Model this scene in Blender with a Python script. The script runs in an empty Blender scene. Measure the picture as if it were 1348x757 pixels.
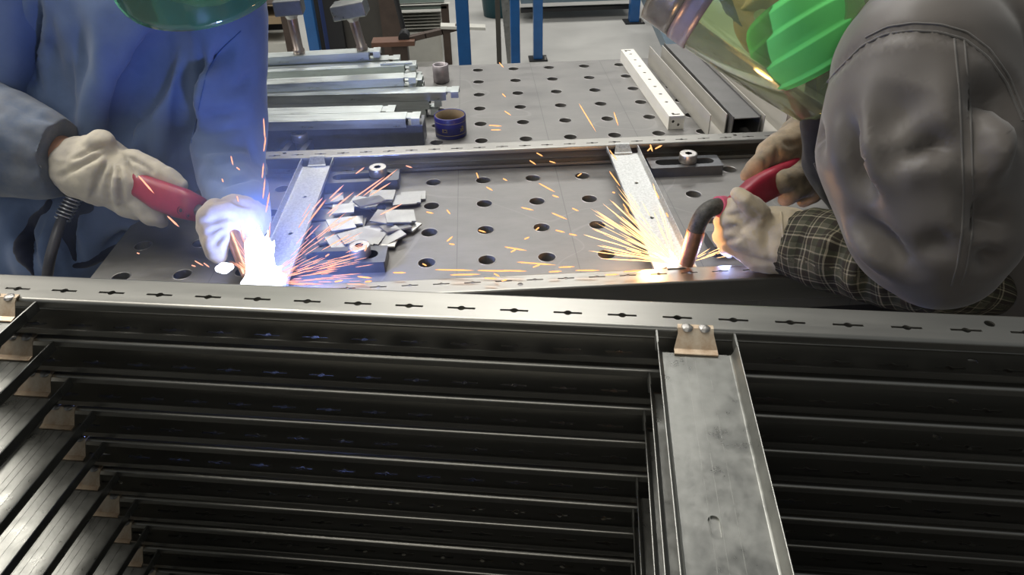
import bpy, bmesh, math, random
import numpy as np
from mathutils import Vector, Matrix, Euler, noise
from mathutils.geometry import tessellate_polygon
from mathutils.bvhtree import BVHTree

# ------------------------------------------------------------------ camera
# heights are measured from the top of the welding table (z = 0); the floor is at z = FLOOR
FLOOR = -0.86
F_PX, CX, CY = 943.92, 674.0, 378.5
scene = bpy.context.scene
COL = scene.collection
cam_data = bpy.data.cameras.new('camera')
cam_data.sensor_width = 36.0
cam_data.lens = F_PX * 36.0 / 1348.0
cam_data.clip_start = 0.02
cam = bpy.data.objects.new('camera', cam_data)
COL.objects.link(cam)
cam.location = (0.100903, -1.310483, 0.637816)
cam.rotation_euler = (0.96785, 0.021731, -0.054066)
scene.camera = cam
CAM_R = Euler(cam.rotation_euler).to_matrix()
CAM_C = Vector(cam.location)

# ------------------------------------------------------------------ world and lamps
world = bpy.data.worlds.new('workshop_air')
scene.world = world
world.use_nodes = True
bg = world.node_tree.nodes['Background']
bg.inputs[0].default_value = (0.80, 0.86, 0.90, 1)
bg.inputs[1].default_value = 0.24

def area_lamp(name, loc, target, sx, sy, power, col=(1, 1, 1)):
    l = bpy.data.lights.new(name, 'AREA')
    l.shape = 'RECTANGLE'; l.size = sx; l.size_y = sy
    l.energy = power; l.color = col
    o = bpy.data.objects.new(name, l)
    COL.objects.link(o)
    o.location = loc
    d = Vector(target) - Vector(loc)
    o.rotation_euler = d.to_track_quat('-Z', 'Y').to_euler()
    return o
# rows of shop lamps under the roof, and one added unseen lamp
area_lamp('shop_or_added_lamp', (-0.3, 1.4, 3.1), (0.1, 0.8, 0), 2.8, 1.0, 130, (1.0, 0.98, 0.93))
area_lamp('shop_or_added_lamp', (-0.8, -0.4, 2.5), (0.4, -0.4, 0), 1.6, 0.6, 34, (1.0, 0.96, 0.86))
area_lamp('shop_or_added_lamp', (0.4, 5.0, 3.0), (0.4, 4.6, FLOOR), 4.0, 1.0, 160, (1.0, 0.98, 0.94))
area_lamp('shop_or_added_lamp', (-0.9, -3.4, 2.3), (0.0, -0.8, 0.1), 2.2, 1.0, 24, (1.0, 0.97, 0.88))
area_lamp('shop_or_added_lamp', (-3.2, 0.9, 2.6), (-0.5, -0.8, 0.2), 2.0, 0.8, 105, (1.0, 0.96, 0.88))  # unseen lamp added at the mirror angle to brighten the left members
scene.view_settings.view_transform = 'Standard'
scene.view_settings.look = 'None'
scene.view_settings.exposure = -0.40
scene.view_settings.gamma = 1.0
scene.view_settings.use_curve_mapping = False

# ------------------------------------------------------------------ helpers
def ray(u, v):
    return CAM_R @ Vector(((u - CX) / F_PX, (CY - v) / F_PX, -1.0))
def at_z(u, v, z):
    d = ray(u, v); return CAM_C + d * ((z - CAM_C.z) / d.z)
def at_y(u, v, y):
    d = ray(u, v); return CAM_C + d * ((y - CAM_C.y) / d.y)
def depth_of(p):
    return -(CAM_R.transposed() @ (Vector(p) - CAM_C)).z

def tag(o, label=None, cat=None, group=None, kind=None):
    if label: o['label'] = label
    if cat: o['category'] = cat
    if group: o['group'] = group
    if kind: o['kind'] = kind
    return o
def empty(name, loc=(0, 0, 0), rz=0.0):
    o = bpy.data.objects.new(name, None)
    o.empty_display_size = 0.05
    COL.objects.link(o); o.location = loc; o.rotation_euler = (0, 0, rz)
    return o
def link(name, me, parent=None, loc=(0, 0, 0), rot=(0, 0, 0)):
    o = bpy.data.objects.new(name, me)
    COL.objects.link(o); o.location = loc; o.rotation_euler = rot
    if parent is not None: o.parent = parent
    return o
def copy_tree(o, parent=None):
    c = o.copy(); COL.objects.link(c)
    if parent is not None: c.parent = parent
    for ch in list(o.children): copy_tree(ch, c)
    return c

class MB:
    """collects shapes into one mesh"""
    def __init__(s): s.v = []; s.f = []; s.sm = []
    def add(s, vs, fs, smooth=False, M=None):
        b = len(s.v)
        s.v += [tuple(M @ Vector(p)) if M is not None else tuple(p) for p in vs]
        for f in fs:
            s.f.append([b + i for i in f]); s.sm.append(smooth)
        return s
    def box(s, x0, x1, y0, y1, z0, z1, M=None, bev=0.0):
        if bev > 0:
            bm = bmesh.new(); bmesh.ops.create_cube(bm, size=1)
            for v in bm.verts:
                v.co = Vector(((x0 + x1) / 2 + v.co.x * (x1 - x0), (y0 + y1) / 2 + v.co.y * (y1 - y0), (z0 + z1) / 2 + v.co.z * (z1 - z0)))
            bmesh.ops.bevel(bm, geom=list(bm.edges), offset=bev, segments=2, profile=0.6, affect='EDGES')
            bm.verts.index_update()
            vs = [v.co[:] for v in bm.verts]; fs = [[v.index for v in f.verts] for f in bm.faces]
            bm.free(); return s.add(vs, fs, False, M)
        vs = [(x, y, z) for z in (z0, z1) for y in (y0, y1) for x in (x0, x1)]
        fs = [(0, 2, 3, 1), (4, 5, 7, 6), (0, 1, 5, 4), (2, 6, 7, 3), (0, 4, 6, 2), (1, 3, 7, 5)]
        return s.add(vs, fs, False, M)
    def plate(s, outer, holes, z0, z1, M=None):
        """flat plate in xy with real holes, thickness z0..z1"""
        loops = [[Vector((p[0], p[1], 0)) for p in l] for l in [outer] + list(holes)]
        tris = tessellate_polygon(loops)
        flat = [p for l in loops for p in l]; n = len(flat)
        vs = [(p.x, p.y, z1) for p in flat] + [(p.x, p.y, z0) for p in flat]
        fs = []
        for t in tris:
            a, b, c = (flat[i] for i in t)
            ccw = (b - a).cross(c - a).z > 0
            t = t if ccw else (t[0], t[2], t[1])
            fs.append(tuple(t)); fs.append((t[0] + n, t[2] + n, t[1] + n))
        k = 0
        for li, l in enumerate(loops):
            m = len(l)
            area = sum(l[i].x * l[(i + 1) % m].y - l[(i + 1) % m].x * l[i].y for i in range(m))
            for i in range(m):
                a, b = k + i, k + (i + 1) % m
                out = (area > 0) == (li == 0)
                fs.append((a, a + n, b + n, b) if out else (a, b, b + n, a + n))
            k += m
        return s.add(vs, fs, False, M)
    def tube(s, pts, rad, n=12, caps=True, smooth=True, M=None):
        pts = [Vector(p) for p in pts]
        if not hasattr(rad, '__len__'): rad = [rad] * len(pts)
        vs = []; fs = []
        up = None
        for i, p in enumerate(pts):
            t = (pts[min(i + 1, len(pts) - 1)] - pts[max(i - 1, 0)]).normalized()
            if up is None:
                up = t.orthogonal().normalized()
            up = (up - t * up.dot(t)).normalized()
            w = t.cross(up)
            for k in range(n):
                a = 2 * math.pi * k / n
                vs.append(p + (up * math.cos(a) + w * math.sin(a)) * rad[i])
        for i in range(len(pts) - 1):
            for k in range(n):
                a = i * n + k; b = i * n + (k + 1) % n
                fs.append((a, b, b + n, a + n))
        s.add(vs, fs, smooth, M)
        if caps:
            e = (len(pts) - 1) * n
            s.add(vs[:n], [tuple(range(n))[::-1]], False, M); s.add(vs[e:e + n], [tuple(range(n))], False, M)
        return s
    def extrude(s, prof, x0, x1, closed=True, smooth=False, M=None):
        """profile of (y, z) points run along x"""
        n = len(prof)
        vs = [(x0, p[0], p[1]) for p in prof] + [(x1, p[0], p[1]) for p in prof]
        fs = [(i, (i + 1) % n, (i + 1) % n + n, i + n) for i in range(n if closed else n - 1)]
        s.add(vs, fs, smooth, M)
        if closed:
            s.add(vs[:n], [tuple(range(n))[::-1]], False, M); s.add(vs[n:], [tuple(range(n))], False, M)
        return s
    def lathe(s, prof, n=24, smooth=True, M=None, closed=False):
        """(r, z) profile spun round z; with closed the profile is a loop"""
        vs = []; fs = []
        m = len(prof)
        for k in range(n):
            a = 2 * math.pi * k / n
            for r, z in prof: vs.append((r * math.cos(a), r * math.sin(a), z))
        for k in range(n):
            for i in range(m if closed else m - 1):
                j = (i + 1) % m
                a, b = k * m + i, k * m + j
                c, d = ((k + 1) % n) * m + j, ((k + 1) % n) * m + i
                fs.append((a, d, c, b))
        return s.add(vs, fs, smooth, M)
    def mesh(s, name, mat, fix=False):
        me = bpy.data.meshes.new(name)
        me.from_pydata(s.v, [], s.f)
        me.polygons.foreach_set('use_smooth', s.sm)
        if fix:
            bm = bmesh.new(); bm.from_mesh(me)
            bmesh.ops.remove_doubles(bm, verts=bm.verts, dist=1e-6)
            bmesh.ops.recalc_face_normals(bm, faces=bm.faces); bm.to_mesh(me); bm.free()
        if mat is not None: me.materials.append(mat)
        me.update()
        return me
    def build(s, name, mat, parent=None, loc=(0, 0, 0), rot=(0, 0, 0), fix=False):
        return link(name, s.mesh(name, mat, fix), parent, loc, rot)

# ------------------------------------------------------------------ materials
def mat(name, col, rough=0.5, metal=0.0, spec=0.5, var=0.0, vscale=20.0, rvar=0.0, bump=0.0, bscale=200.0,
        stretch=(1, 1, 1), col2=None, coat=0.0, sheen=0.0, bdist=0.002):
    m = bpy.data.materials.new(name); m.use_nodes = True
    nt = m.node_tree; b = nt.nodes['Principled BSDF']
    b.inputs['Base Color'].default_value = (*col, 1)
    b.inputs['Roughness'].default_value = rough
    b.inputs['Metallic'].default_value = metal
    b.inputs['Specular IOR Level'].default_value = spec
    b.inputs['Coat Weight'].default_value = coat
    b.inputs['Sheen Weight'].default_value = sheen
    if var > 0 or rvar > 0 or bump > 0:
        tc = nt.nodes.new('ShaderNodeTexCoord')
        mp = nt.nodes.new('ShaderNodeMapping'); mp.inputs['Scale'].default_value = stretch
        nt.links.new(tc.outputs['Object'], mp.inputs[0])
    if var > 0 or rvar > 0:
        n = nt.nodes.new('ShaderNodeTexNoise'); n.inputs['Scale'].default_value = vscale
        n.inputs['Detail'].default_value = 6; n.inputs['Roughness'].default_value = 0.65
        nt.links.new(mp.outputs[0], n.inputs['Vector'])
        if var > 0:
            r = nt.nodes.new('ShaderNodeValToRGB')
            c2 = col2 if col2 else tuple(c * (1 - var) for c in col)
            r.color_ramp.elements[0].position = 0.32; r.color_ramp.elements[0].color = (*c2, 1)
            r.color_ramp.elements[1].position = 0.68; r.color_ramp.elements[1].color = (*col, 1)
            nt.links.new(n.outputs[0], r.inputs[0]); nt.links.new(r.outputs[0], b.inputs['Base Color'])
        if rvar > 0:
            mr = nt.nodes.new('ShaderNodeMapRange')
            mr.inputs[3].default_value = rough - rvar; mr.inputs[4].default_value = rough + rvar
            mr.inputs[1].default_value = 0.3; mr.inputs[2].default_value = 0.7
            nt.links.new(n.outputs[0], mr.inputs[0]); nt.links.new(mr.outputs[0], b.inputs['Roughness'])
    if bump > 0:
        n2 = nt.nodes.new('ShaderNodeTexNoise'); n2.inputs['Scale'].default_value = bscale
        n2.inputs['Detail'].default_value = 4
        nt.links.new(mp.outputs[0], n2.inputs['Vector'])
        bp = nt.nodes.new('ShaderNodeBump'); bp.inputs['Strength'].default_value = bump
        bp.inputs['Distance'].default_value = bdist
        nt.links.new(n2.outputs[0], bp.inputs['Height']); nt.links.new(bp.outputs[0], b.inputs['Normal'])
    return m
def glow(name, col, strength):
    m = bpy.data.materials.new(name); m.use_nodes = True
    nt = m.node_tree; nt.nodes.remove(nt.nodes['Principled BSDF'])
    e = nt.nodes.new('ShaderNodeEmission'); e.inputs[0].default_value = (*col, 1); e.inputs[1].default_value = strength
    nt.links.new(e.outputs[0], nt.nodes['Material Output'].inputs[0])
    return m

M_FLOOR = mat('concrete', (0.50, 0.49, 0.46), 0.55, var=0.22, vscale=1.3, rvar=0.12, bump=0.15, bscale=60)
M_TABLE = mat('table_steel', (0.245, 0.238, 0.228), 0.48, metal=0.6, var=0.35, vscale=7, rvar=0.12, bump=0.08, bscale=90, stretch=(1, 2.2, 1))
M_TABLE_SIDE = mat('table_side_steel', (0.06, 0.06, 0.065), 0.5, metal=0.6, var=0.3, vscale=10)
M_RAIL = mat('rolled_steel', (0.335, 0.325, 0.298), 0.33, metal=0.92, var=0.12, vscale=5, rvar=0.05, stretch=(0.6, 6, 6))
M_GALV = mat('galvanised_steel', (0.29, 0.29, 0.27), 0.34, metal=0.8, var=0.22, vscale=45, rvar=0.10, bump=0.05, bscale=160)
M_GALV_BRIGHT = mat('bright_galvanised_steel', (0.62, 0.66, 0.64), 0.36, metal=0.85, var=0.25, vscale=30, rvar=0.1, stretch=(0.4, 3, 3))
M_GALV_SPECK = mat('speckled_galvanised_steel', (0.62, 0.63, 0.62), 0.40, metal=0.7, var=0.45, vscale=260, rvar=0.08)
M_BURNT = mat('heat_tinted_steel', (0.66, 0.57, 0.44), 0.40, metal=0.6, var=0.5, vscale=60, col2=(0.44, 0.30, 0.19))
M_WELD = mat('weld_bead', (0.42, 0.40, 0.38), 0.4, metal=0.85, var=0.4, vscale=150, bump=0.4, bscale=300)
M_BLOCK = mat('machined_block', (0.16, 0.165, 0.175), 0.42, metal=0.75, var=0.25, vscale=30)
M_BOLT = mat('bright_bolt_steel', (0.55, 0.53, 0.50), 0.35, metal=0.9, var=0.3, vscale=60)
M_BLACK = mat('black_steel', (0.012, 0.012, 0.013), 0.55)
M_DARKCH = mat('dark_channel_steel', (0.20, 0.195, 0.19), 0.42, metal=0.7, var=0.2, vscale=15)
M_BLUEPAINT = mat('blue_paint', (0.012, 0.10, 0.30), 0.35, var=0.25, vscale=12, coat=0.2)
M_WHITE = mat('white_powder_coat', (0.80, 0.77, 0.70), 0.45, var=0.08, vscale=20)
M_PALECH = mat('pale_channel', (0.46, 0.44, 0.40), 0.5, metal=0.2, var=0.12, vscale=12)
M_BROWN = mat('brown_rusty_steel', (0.075, 0.052, 0.040), 0.6, metal=0.2, var=0.4, vscale=9)
M_DARKBOX = mat('dark_painted_panel', (0.055, 0.050, 0.042), 0.6, var=0.3, vscale=6)
M_PALE = mat('pale_sheet', (0.52, 0.51, 0.46), 0.5, var=0.12, vscale=8)

# scribed lines, scuffs and long pale scratches of the table top
nt = M_TABLE.node_tree; bs_ = nt.nodes['Principled BSDF']; src = bs_.inputs['Base Color'].links[0].from_socket
tc_ = nt.nodes.new('ShaderNodeTexCoord'); sx_ = nt.nodes.new('ShaderNodeSeparateXYZ'); nt.links.new(tc_.outputs['Object'], sx_.inputs[0])
def m_(op, a, b=None):
    n = nt.nodes.new('ShaderNodeMath'); n.operation = op
    for i, x in enumerate((a, b)):
        if x is None: continue
        if isinstance(x, (int, float)): n.inputs[i].default_value = x
        else: nt.links.new(x, n.inputs[i])
    return n.outputs[0]
gx = m_('LESS_THAN', m_('ABSOLUTE', m_('SUBTRACT', m_('FRACT', m_('ADD', m_('MULTIPLY', sx_.outputs[0], 5.0), 0.25)), 0.5)), 0.0035)
wv = nt.nodes.new('ShaderNodeTexNoise'); wv.inputs['Scale'].default_value = 2.6; wv.inputs['Detail'].default_value = 1.5; wv.inputs['Distortion'].default_value = 0.6
nt.links.new(tc_.outputs['Object'], wv.inputs['Vector'])
sc_ = m_('MULTIPLY', m_('LESS_THAN', m_('ABSOLUTE', m_('SUBTRACT', wv.outputs[0], 0.53)), 0.0030), 0.12)
mxa = nt.nodes.new('ShaderNodeMix'); mxa.data_type = 'RGBA'; nt.links.new(sc_, mxa.inputs['Factor']); nt.links.new(src, mxa.inputs['A']); mxa.inputs['B'].default_value = (.42, .41, .39, 1)
mxb = nt.nodes.new('ShaderNodeMix'); mxb.data_type = 'RGBA'; nt.links.new(m_('MULTIPLY', gx, .6), mxb.inputs['Factor']); nt.links.new(mxa.outputs['Result'], mxb.inputs['A']); mxb.inputs['B'].default_value = (.10, .10, .10, 1)
nt.links.new(mxb.outputs['Result'], bs_.inputs['Base Color'])

# ================================================================== the setting
def struct(o): o['kind'] = 'structure'; return o
fl = MB(); fl.box(-5, 6, -3.2, 8.5, FLOOR - 0.1, FLOOR)
struct(fl.build('floor', M_FLOOR))
wl = MB(); wl.box(-5, 6, 8.4, 8.6, FLOOR, 4.2)
struct(wl.build('wall_back', mat('wall_paint', (0.32, 0.33, 0.33), 0.8, var=0.1, vscale=1.0)))

# ================================================================== welding table
def circle(cx, cy, r, n=20):
    return [(cx + r * math.cos(2 * math.pi * k / n), cy + r * math.sin(2 * math.pi * k / n)) for k in range(n)]
TX0, TX1, TY0, TY1 = -0.55, 1.35, -0.45, 0.75
table = empty('welding_table', (0.35, 0.15, FLOOR))
tag(table, 'grey steel welding table with a grid of round holes under the frame being welded', 'table')
def child(o, root):
    o.parent = root; o.matrix_parent_inverse = Matrix.Translation(-Vector(root.location)); return o
mb = MB()
mb.plate([(TX0, TY0), (TX1, TY0), (TX1, TY1), (TX0, TY1)],
         [circle(i * 0.1, j * 0.1, 0.014) for i in range(-5, 14) for j in range(-4, 8)], -0.018, 0.0)
child(mb.build('table_top', M_TABLE), table)
# chamfer rings at the mouths of the holes nearest to us
ring = MB(); ring.lathe([(0.0142, -0.0008), (0.0142, 0.0002), (0.0160, 0.0003), (0.0162, 0.0)], 20)
ring_me = ring.mesh('hole_rim', mat('worn_hole_rim', (0.33, 0.32, 0.31), 0.35, metal=0.85))
for i in range(-5, 10):
    for j in range(-4, 8):
        child(link('hole_rim', ring_me, None, (i * 0.1, j * 0.1, 0)), table)
for (a, b, c, d) in ((TX0, TX1, TY0, TY0 + 0.018), (TX0, TX1, TY1 - 0.018, TY1), (TX0, TX0 + 0.018, TY0 + 0.018, TY1 - 0.018), (TX1 - 0.018, TX1, TY0 + 0.018, TY1 - 0.018)):
    mb = MB(); mb.box(a, b, c, d, -0.15, -0.0181)
    child(mb.build('side_plate', M_TABLE_SIDE), table)
for x in (TX0 + 0.08, TX1 - 0.08):
    for y in (TY0 + 0.08, TY1 - 0.08):
        mb = MB(); mb.box(x - 0.04, x + 0.04, y - 0.04, y + 0.04, FLOOR + 0.012, -0.0181); mb.box(x - 0.07, x + 0.07, y - 0.07, y + 0.07, FLOOR, FLOOR + 0.012)
        child(mb.build('leg', M_BLUEPAINT), table)

# ================================================================== slotted frames
PITCH, H, W, TH, LIP = 0.0464, 0.0418, 0.040, 0.0016, 0.008
RX0, RX1 = -0.495, 0.98
def slot(cx, cy, L=0.0245, w=0.0026, b=0.0033):
    h = w / 2
    q = [(-L / 2, -h), (-b, -h)] + [(b * math.cos(a), b * math.sin(a)) for a in [math.radians(d) for d in (215, 245, 270, 295, 325)]] + [(b, -h), (L / 2, -h)]
    q += [(L / 2, h), (b, h)] + [(b * math.cos(a), b * math.sin(a)) for a in [math.radians(d) for d in (35, 65, 90, 115, 145)]] + [(-b, h), (-L / 2, h)]
    return [(cx + x, cy + y) for x, y in q]
def rail_mesh():
    mb = MB(); r = 0.003
    slots = []
    k = math.ceil((RX0 + 0.02 - 0.042) / PITCH)
    while 0.042 + k * PITCH < RX1 - 0.02:
        slots.append(slot(0.042 + k * PITCH, 0.016)); k += 1
    holes = slots + [circle(0.482, 0.0265, 0.0042, 12), circle(-0.45, 0.0265, 0.0042, 12)]
    ou = [(RX0, r), (RX1, r), (RX1, W - r), (RX0, W - r)]
    mb.plate(ou, holes, -TH, 0)
    mb.plate(ou, holes, -H, -H + TH)
    def arc(cy, cz, a0, a1):
        out = [(cy + r * math.cos(math.radians(a0 + (a1 - a0) * i / 5)), cz + r * math.sin(math.radians(a0 + (a1 - a0) * i / 5))) for i in range(6)]
        inn = [(cy + (r - TH) * math.cos(math.radians(a0 + (a1 - a0) * i / 5)), cz + (r - TH) * math.sin(math.radians(a0 + (a1 - a0) * i / 5))) for i in range(6)]
        mb.extrude(out, RX0, RX1, closed=False, smooth=True); mb.extrude(inn[::-1], RX0, RX1, closed=False, smooth=True)
    arc(r, -r, 180, 90); arc(W - r, -r, 90, 0); arc(r, -H + r, 270, 180); arc(W - r, -H + r, 0, -90)
    mb.box(RX0, RX1, 0, TH, -LIP, -r); mb.box(RX0, RX1, 0, TH, -H + r, -H + LIP)
    mb.box(RX0, RX1, W - TH, W, -H + r, -r)
    return mb.mesh('rail', M_RAIL)
RAIL = rail_mesh()
DEPTH = 0.462          # clear width between the rails
WEBZ = -0.0125
MEMX = (-0.4115, 0.2085, 0.8285)
MW = 0.065
def member_mesh(holes, matl=None):
    """cross channel: flat web, side walls turned up and a little outwards; runs along -y between the rails"""
    mb = MB(); y0, y1 = -DEPTH + 0.016, -0.016
    f, r = 0.0035, 0.002
    mb.plate([(f + r, y0), (MW - f - r, y0), (MW - f - r, y1), (f + r, y1)], holes, WEBZ - TH, WEBZ)
    def run(prof, a, b, smooth=True):
        n = len(prof)
        vs = [(p[0], a, p[1]) for p in prof] + [(p[0], b, p[1]) for p in prof]
        mb.add(vs, [(i, i + 1, i + 1 + n, i + n) for i in range(n - 1)], smooth)
    inner = [(f + r, WEBZ), (f + r * .4, WEBZ + r * .25), (f, WEBZ + r), (0.0012, -0.0016), (0.0006, -0.0008), (0.0, -0.0016)]
    outer = [(0.0, -0.0016), (f - TH, WEBZ + r), (f - TH + .0006, WEBZ - TH + r * .4), (f + r, WEBZ - TH)]
    for m in (False, True):
        for pr in (inner, outer):
            q = [((MW - x) if m else x, z) for x, z in pr]
            run(q if m else q[::-1], y0, y1, True)
    # the walls run on to the rails
    for x in (0.0, MW - TH):
        for a, b in ((y1, -0.0004), (-DEPTH + 0.0004, y0)):
            mb.box(x, x + TH, a, b, WEBZ + 0.001, -0.0016)
    # longitudinal rolling lines, slightly raised
    for x in (0.024, 0.031, 0.041):
        mb.box(x, x + 0.0004, y0 + 0.004, y1 - 0.002, WEBZ, WEBZ + 0.0002)
    return mb.mesh('cross_member', matl or M_GALV)
def oval(cx, cy, w, l, n=8):
    pts = []
    for k in range(n + 1):
        a = math.pi * k / n; pts.append((cx + w / 2 * math.cos(a), cy + (l - w) / 2 + w / 2 * math.sin(a)))
    for k in range(n + 1):
        a = math.pi + math.pi * k / n; pts.append((cx + w / 2 * math.cos(a), cy - (l - w) / 2 + w / 2 * math.sin(a)))
    return pts
MEMBER = member_mesh([oval(0.0265, -0.186, 0.0075, 0.018)])
def sq(cx, cy, s): return [(cx - s, cy - s * 0.3), (cx - s * 0.3, cy - s), (cx + s * 0.4, cy - s), (cx + s, cy - s * 0.2), (cx + s, cy + s * 0.4), (cx + s * 0.3, cy + s), (cx - s * 0.5, cy + s)]
MEMBER_WELD = member_mesh([sq(0.033, -0.15, 0.004), sq(0.034, -0.285, 0.004)], M_GALV_SPECK)
mb = MB(); o_ = oval(0.0265, -0.186, 0.0085, 0.019)
mb.plate(o_, [], WEBZ - TH - 0.0012, WEBZ - TH - 0.0001); PLUG = mb.mesh('pressed_oval', M_GALV)
def tab_mesh():
    mb = MB(); hw = 0.0145
    prof = [(0.0045, 0.0006), (-0.0005, 0.0006), (-0.004, -0.0025), (-0.0135, WEBZ + 0.0012), (-0.019, WEBZ + 0.0005)]
    n = len(prof)
    vs = [(-hw - (0.003 if i > 2 else 0), p[0], p[1]) for i, p in enumerate(prof)] + [(hw + (0.003 if i > 2 else 0), p[0], p[1]) for i, p in enumerate(prof)]
    vs += [(v[0], v[1], v[2] + 0.0014) for v in vs]
    fs = []
    for i in range(n - 1):
        fs += [(i, i + 1, i + 1 + n, i + n), (2 * n + i, 2 * n + i + n, 2 * n + i + 1 + n, 2 * n + i + 1), (i, i + 2 * n, i + 1 + 2 * n, i + 1), (i + n, i + 1 + n, i + 1 + 3 * n, i + 3 * n)]
    fs += [(0, n, 3 * n, 2 * n), (n - 1, 3 * n - 1, 4 * n - 1, 2 * n - 1)]
    mb.add(vs, fs)
    return mb.mesh('weld_tab', M_BURNT, fix=True)
TAB = tab_mesh()
def blob(r, h, seed, n=12, rings=5):
    mb = MB(); rnd = random.Random(seed)
    vs = [(0, 0, h)]; fs = []
    for j in range(1, rings + 1):
        a = math.pi / 2 * j / rings
        for k in range(n):
            t = 2 * math.pi * k / n; q = r * math.sin(a) * (1 + rnd.uniform(-.12, .12))
            vs.append((q * math.cos(t), q * math.sin(t), h * math.cos(a) - (0.0006 if j == rings else 0)))
    for k in range(n): fs.append((0, 1 + k, 1 + (k + 1) % n))
    for j in range(rings - 1):
        for k in range(n):
            a = 1 + j * n + k; b = 1 + j * n + (k + 1) % n; fs.append((a, a + n, b + n, b))
    mb.add(vs, fs, True)
    return mb.mesh('weld_spot', M_WELD)
BLOB = blob(0.0050, 0.0018, 3)
def make_frame(member_me, welded=True, plug=True):
    root = empty('slotted_steel_frame')
    link('rail', RAIL, root)
    link('rail', RAIL, root, (2 * 0.2425, -DEPTH, 0), (0, 0, math.pi))
    for x in MEMX:
        m = link('cross_member', member_me, root, (x, 0, 0))
        if plug: link('pressed_oval', PLUG, m)
        for s in (0, 1):
            if x > 0.5 and s: continue
            t = link('weld_tab', TAB, root, (x + MW / 2, 0 if s == 0 else -DEPTH, 0), (0, 0, 0 if s == 0 else math.pi))
            if welded:
                for dx in (-0.007, 0.007):
                    link('weld_spot', BLOB, t, (dx, 0.0008, 0.0016))
    return root
ORD = ['topmost', 'second from the top', 'third from the top', 'fourth from the top', 'fifth from the top', 'sixth from the top', 'seventh from the top', 'eighth from the top', 'ninth from the top', 'tenth from the top', 'eleventh from the top', 'twelfth from the top']
rnd = random.Random(4)
frame0 = make_frame(MEMBER)
STACK_P = Vector((0.032, -0.812, 0.269)); STACK_A = math.radians(-9.0); SP = 0.0457
for k in range(12):
    f = frame0 if k == 0 else copy_tree(frame0)
    off = Vector((rnd.uniform(-.004, .004), rnd.uniform(-.0012, .0012), 0)) if k else Vector((0, 0, 0))
    f.location = STACK_P + Matrix.Rotation(STACK_A, 3, 'Z') @ off - Vector((0, 0, SP * k))
    f.rotation_euler = (0, 0, STACK_A + (rnd.uniform(-.0022, .0022) if k else 0))
    tag(f, 'steel frame with slotted rails in the foreground stack, ' + ORD[k], 'metal frame', 'slotted frames stacked in the foreground')
# the trolley that carries the stack (below the view)
tr = empty('stack_trolley', (STACK_P.x, STACK_P.y, FLOOR), STACK_A)
tag(tr, 'dark steel trolley carrying the foreground stack of slotted frames', 'trolley')
ztop = STACK_P.z - SP * 11 - H - 0.0003
mb = MB(); mb.box(-0.5, 0.99, -DEPTH - 0.05, 0.05, ztop - 0.05 - FLOOR, ztop - FLOOR); mb.build('deck', M_BLACK, tr)
for x in (-0.44, 0.93):
    for y in (-DEPTH, 0.0):
        mb = MB(); mb.box(x - .03, x + .03, y - .03, y + .03, 0.0, ztop - 0.05 - FLOOR); mb.build('leg', M_BLACK, tr)

# the frame on the table
wf = make_frame(MEMBER_WELD, welded=False, plug=False)
wf.location = (0.1465, 0.050, H + 0.0003); wf.rotation_euler = (0, 0, math.radians(-0.25))
tag(wf, 'steel frame lying on the welding table with sparks at its near rail', 'metal frame')
tb = [o for o in wf.children if o.name.startswith('weld_tab')]
TAB_CLEAN = TAB.copy(); TAB_CLEAN.materials[0] = M_GALV_SPECK
for t in tb: t.data = TAB_CLEAN

# ================================================================== clamping blocks and bolts
def stadium(cx, cy, l, w, n=8):
    p = []
    for k in range(n + 1):
        a = -math.pi / 2 + math.pi * k / n; p.append((cx + (l - w) / 2 + w / 2 * math.cos(a), cy + w / 2 * math.sin(a)))
    for k in range(n + 1):
        a = math.pi / 2 + math.pi * k / n; p.append((cx - (l - w) / 2 + w / 2 * math.cos(a), cy + w / 2 * math.sin(a)))
    return p
mb = MB(); mb.plate([(-.0725, -.024), (-.0705, -.026), (.0705, -.026), (.0725, -.024), (.0725, .024), (.0705, .026), (-.0705, .026), (-.0725, .024)], [stadium(0, 0, 0.118, 0.026)], 0.0, 0.020)
BLOCK = mb.mesh('slotted_block', M_BLOCK)
mb = MB()
hexr = [(0.0075 * math.cos(math.radians(60 * k)), 0.0075 * math.sin(math.radians(60 * k))) for k in range(6)]
mb.lathe([(0.0125, 0.0), (0.0125, 0.020)], 24, True)
mb.lathe([(0.0125, 0.0202), (0.0172, 0.0202), (0.0180, 0.0215), (0.0180, 0.0365), (0.0172, 0.0380), (0.0150, 0.0380)], 28, True)
mb.plate(circle(0, 0, 0.0151, 28), [hexr], 0.0372, 0.0380)
mb.lathe([(0.0001, 0.030), (0.0150, 0.030)], 24, False)
BOLT = mb.mesh('socket_bolt', M_BOLT)
BOLT_HOLE = MB().lathe([(0.0001, 0.0302), (0.0088, 0.0302), (0.0092, 0.0372)], 24, False).mesh('hex_socket', M_BLACK)
def block(x, y, rz, bx, label_b, label_s, z=0.0):
    o = link('slotted_block', BLOCK, None, (x, y, z), (0, 0, math.radians(rz)))
    tag(o, label_b, 'clamp block', 'slotted clamping blocks on the table')
    p = Matrix.Rotation(math.radians(rz), 3, 'Z') @ Vector((bx, 0, 0)) + Vector((x, y, z))
    b = link('socket_bolt', BOLT, None, p, (0, 0, 0.3))
    link('hex_socket', BOLT_HOLE, b)
    tag(b, label_s, 'bolt', 'socket bolts through the clamping blocks')
block(0.507, 0.004, 0, 0.006, 'dark slotted steel block beside the far end of the right cross member', 'round socket bolt on the dark block near the right worker')
block(-0.139, 0.002, 1, 0.032, 'slotted steel block between the loose plates and the far rail', 'round socket bolt on the block behind the loose plates')
block(-0.137, -0.296, -1, 0.030, 'slotted steel block in front of the loose plates near the bright arc', 'round socket bolt on the block in front of the loose plates')
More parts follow.
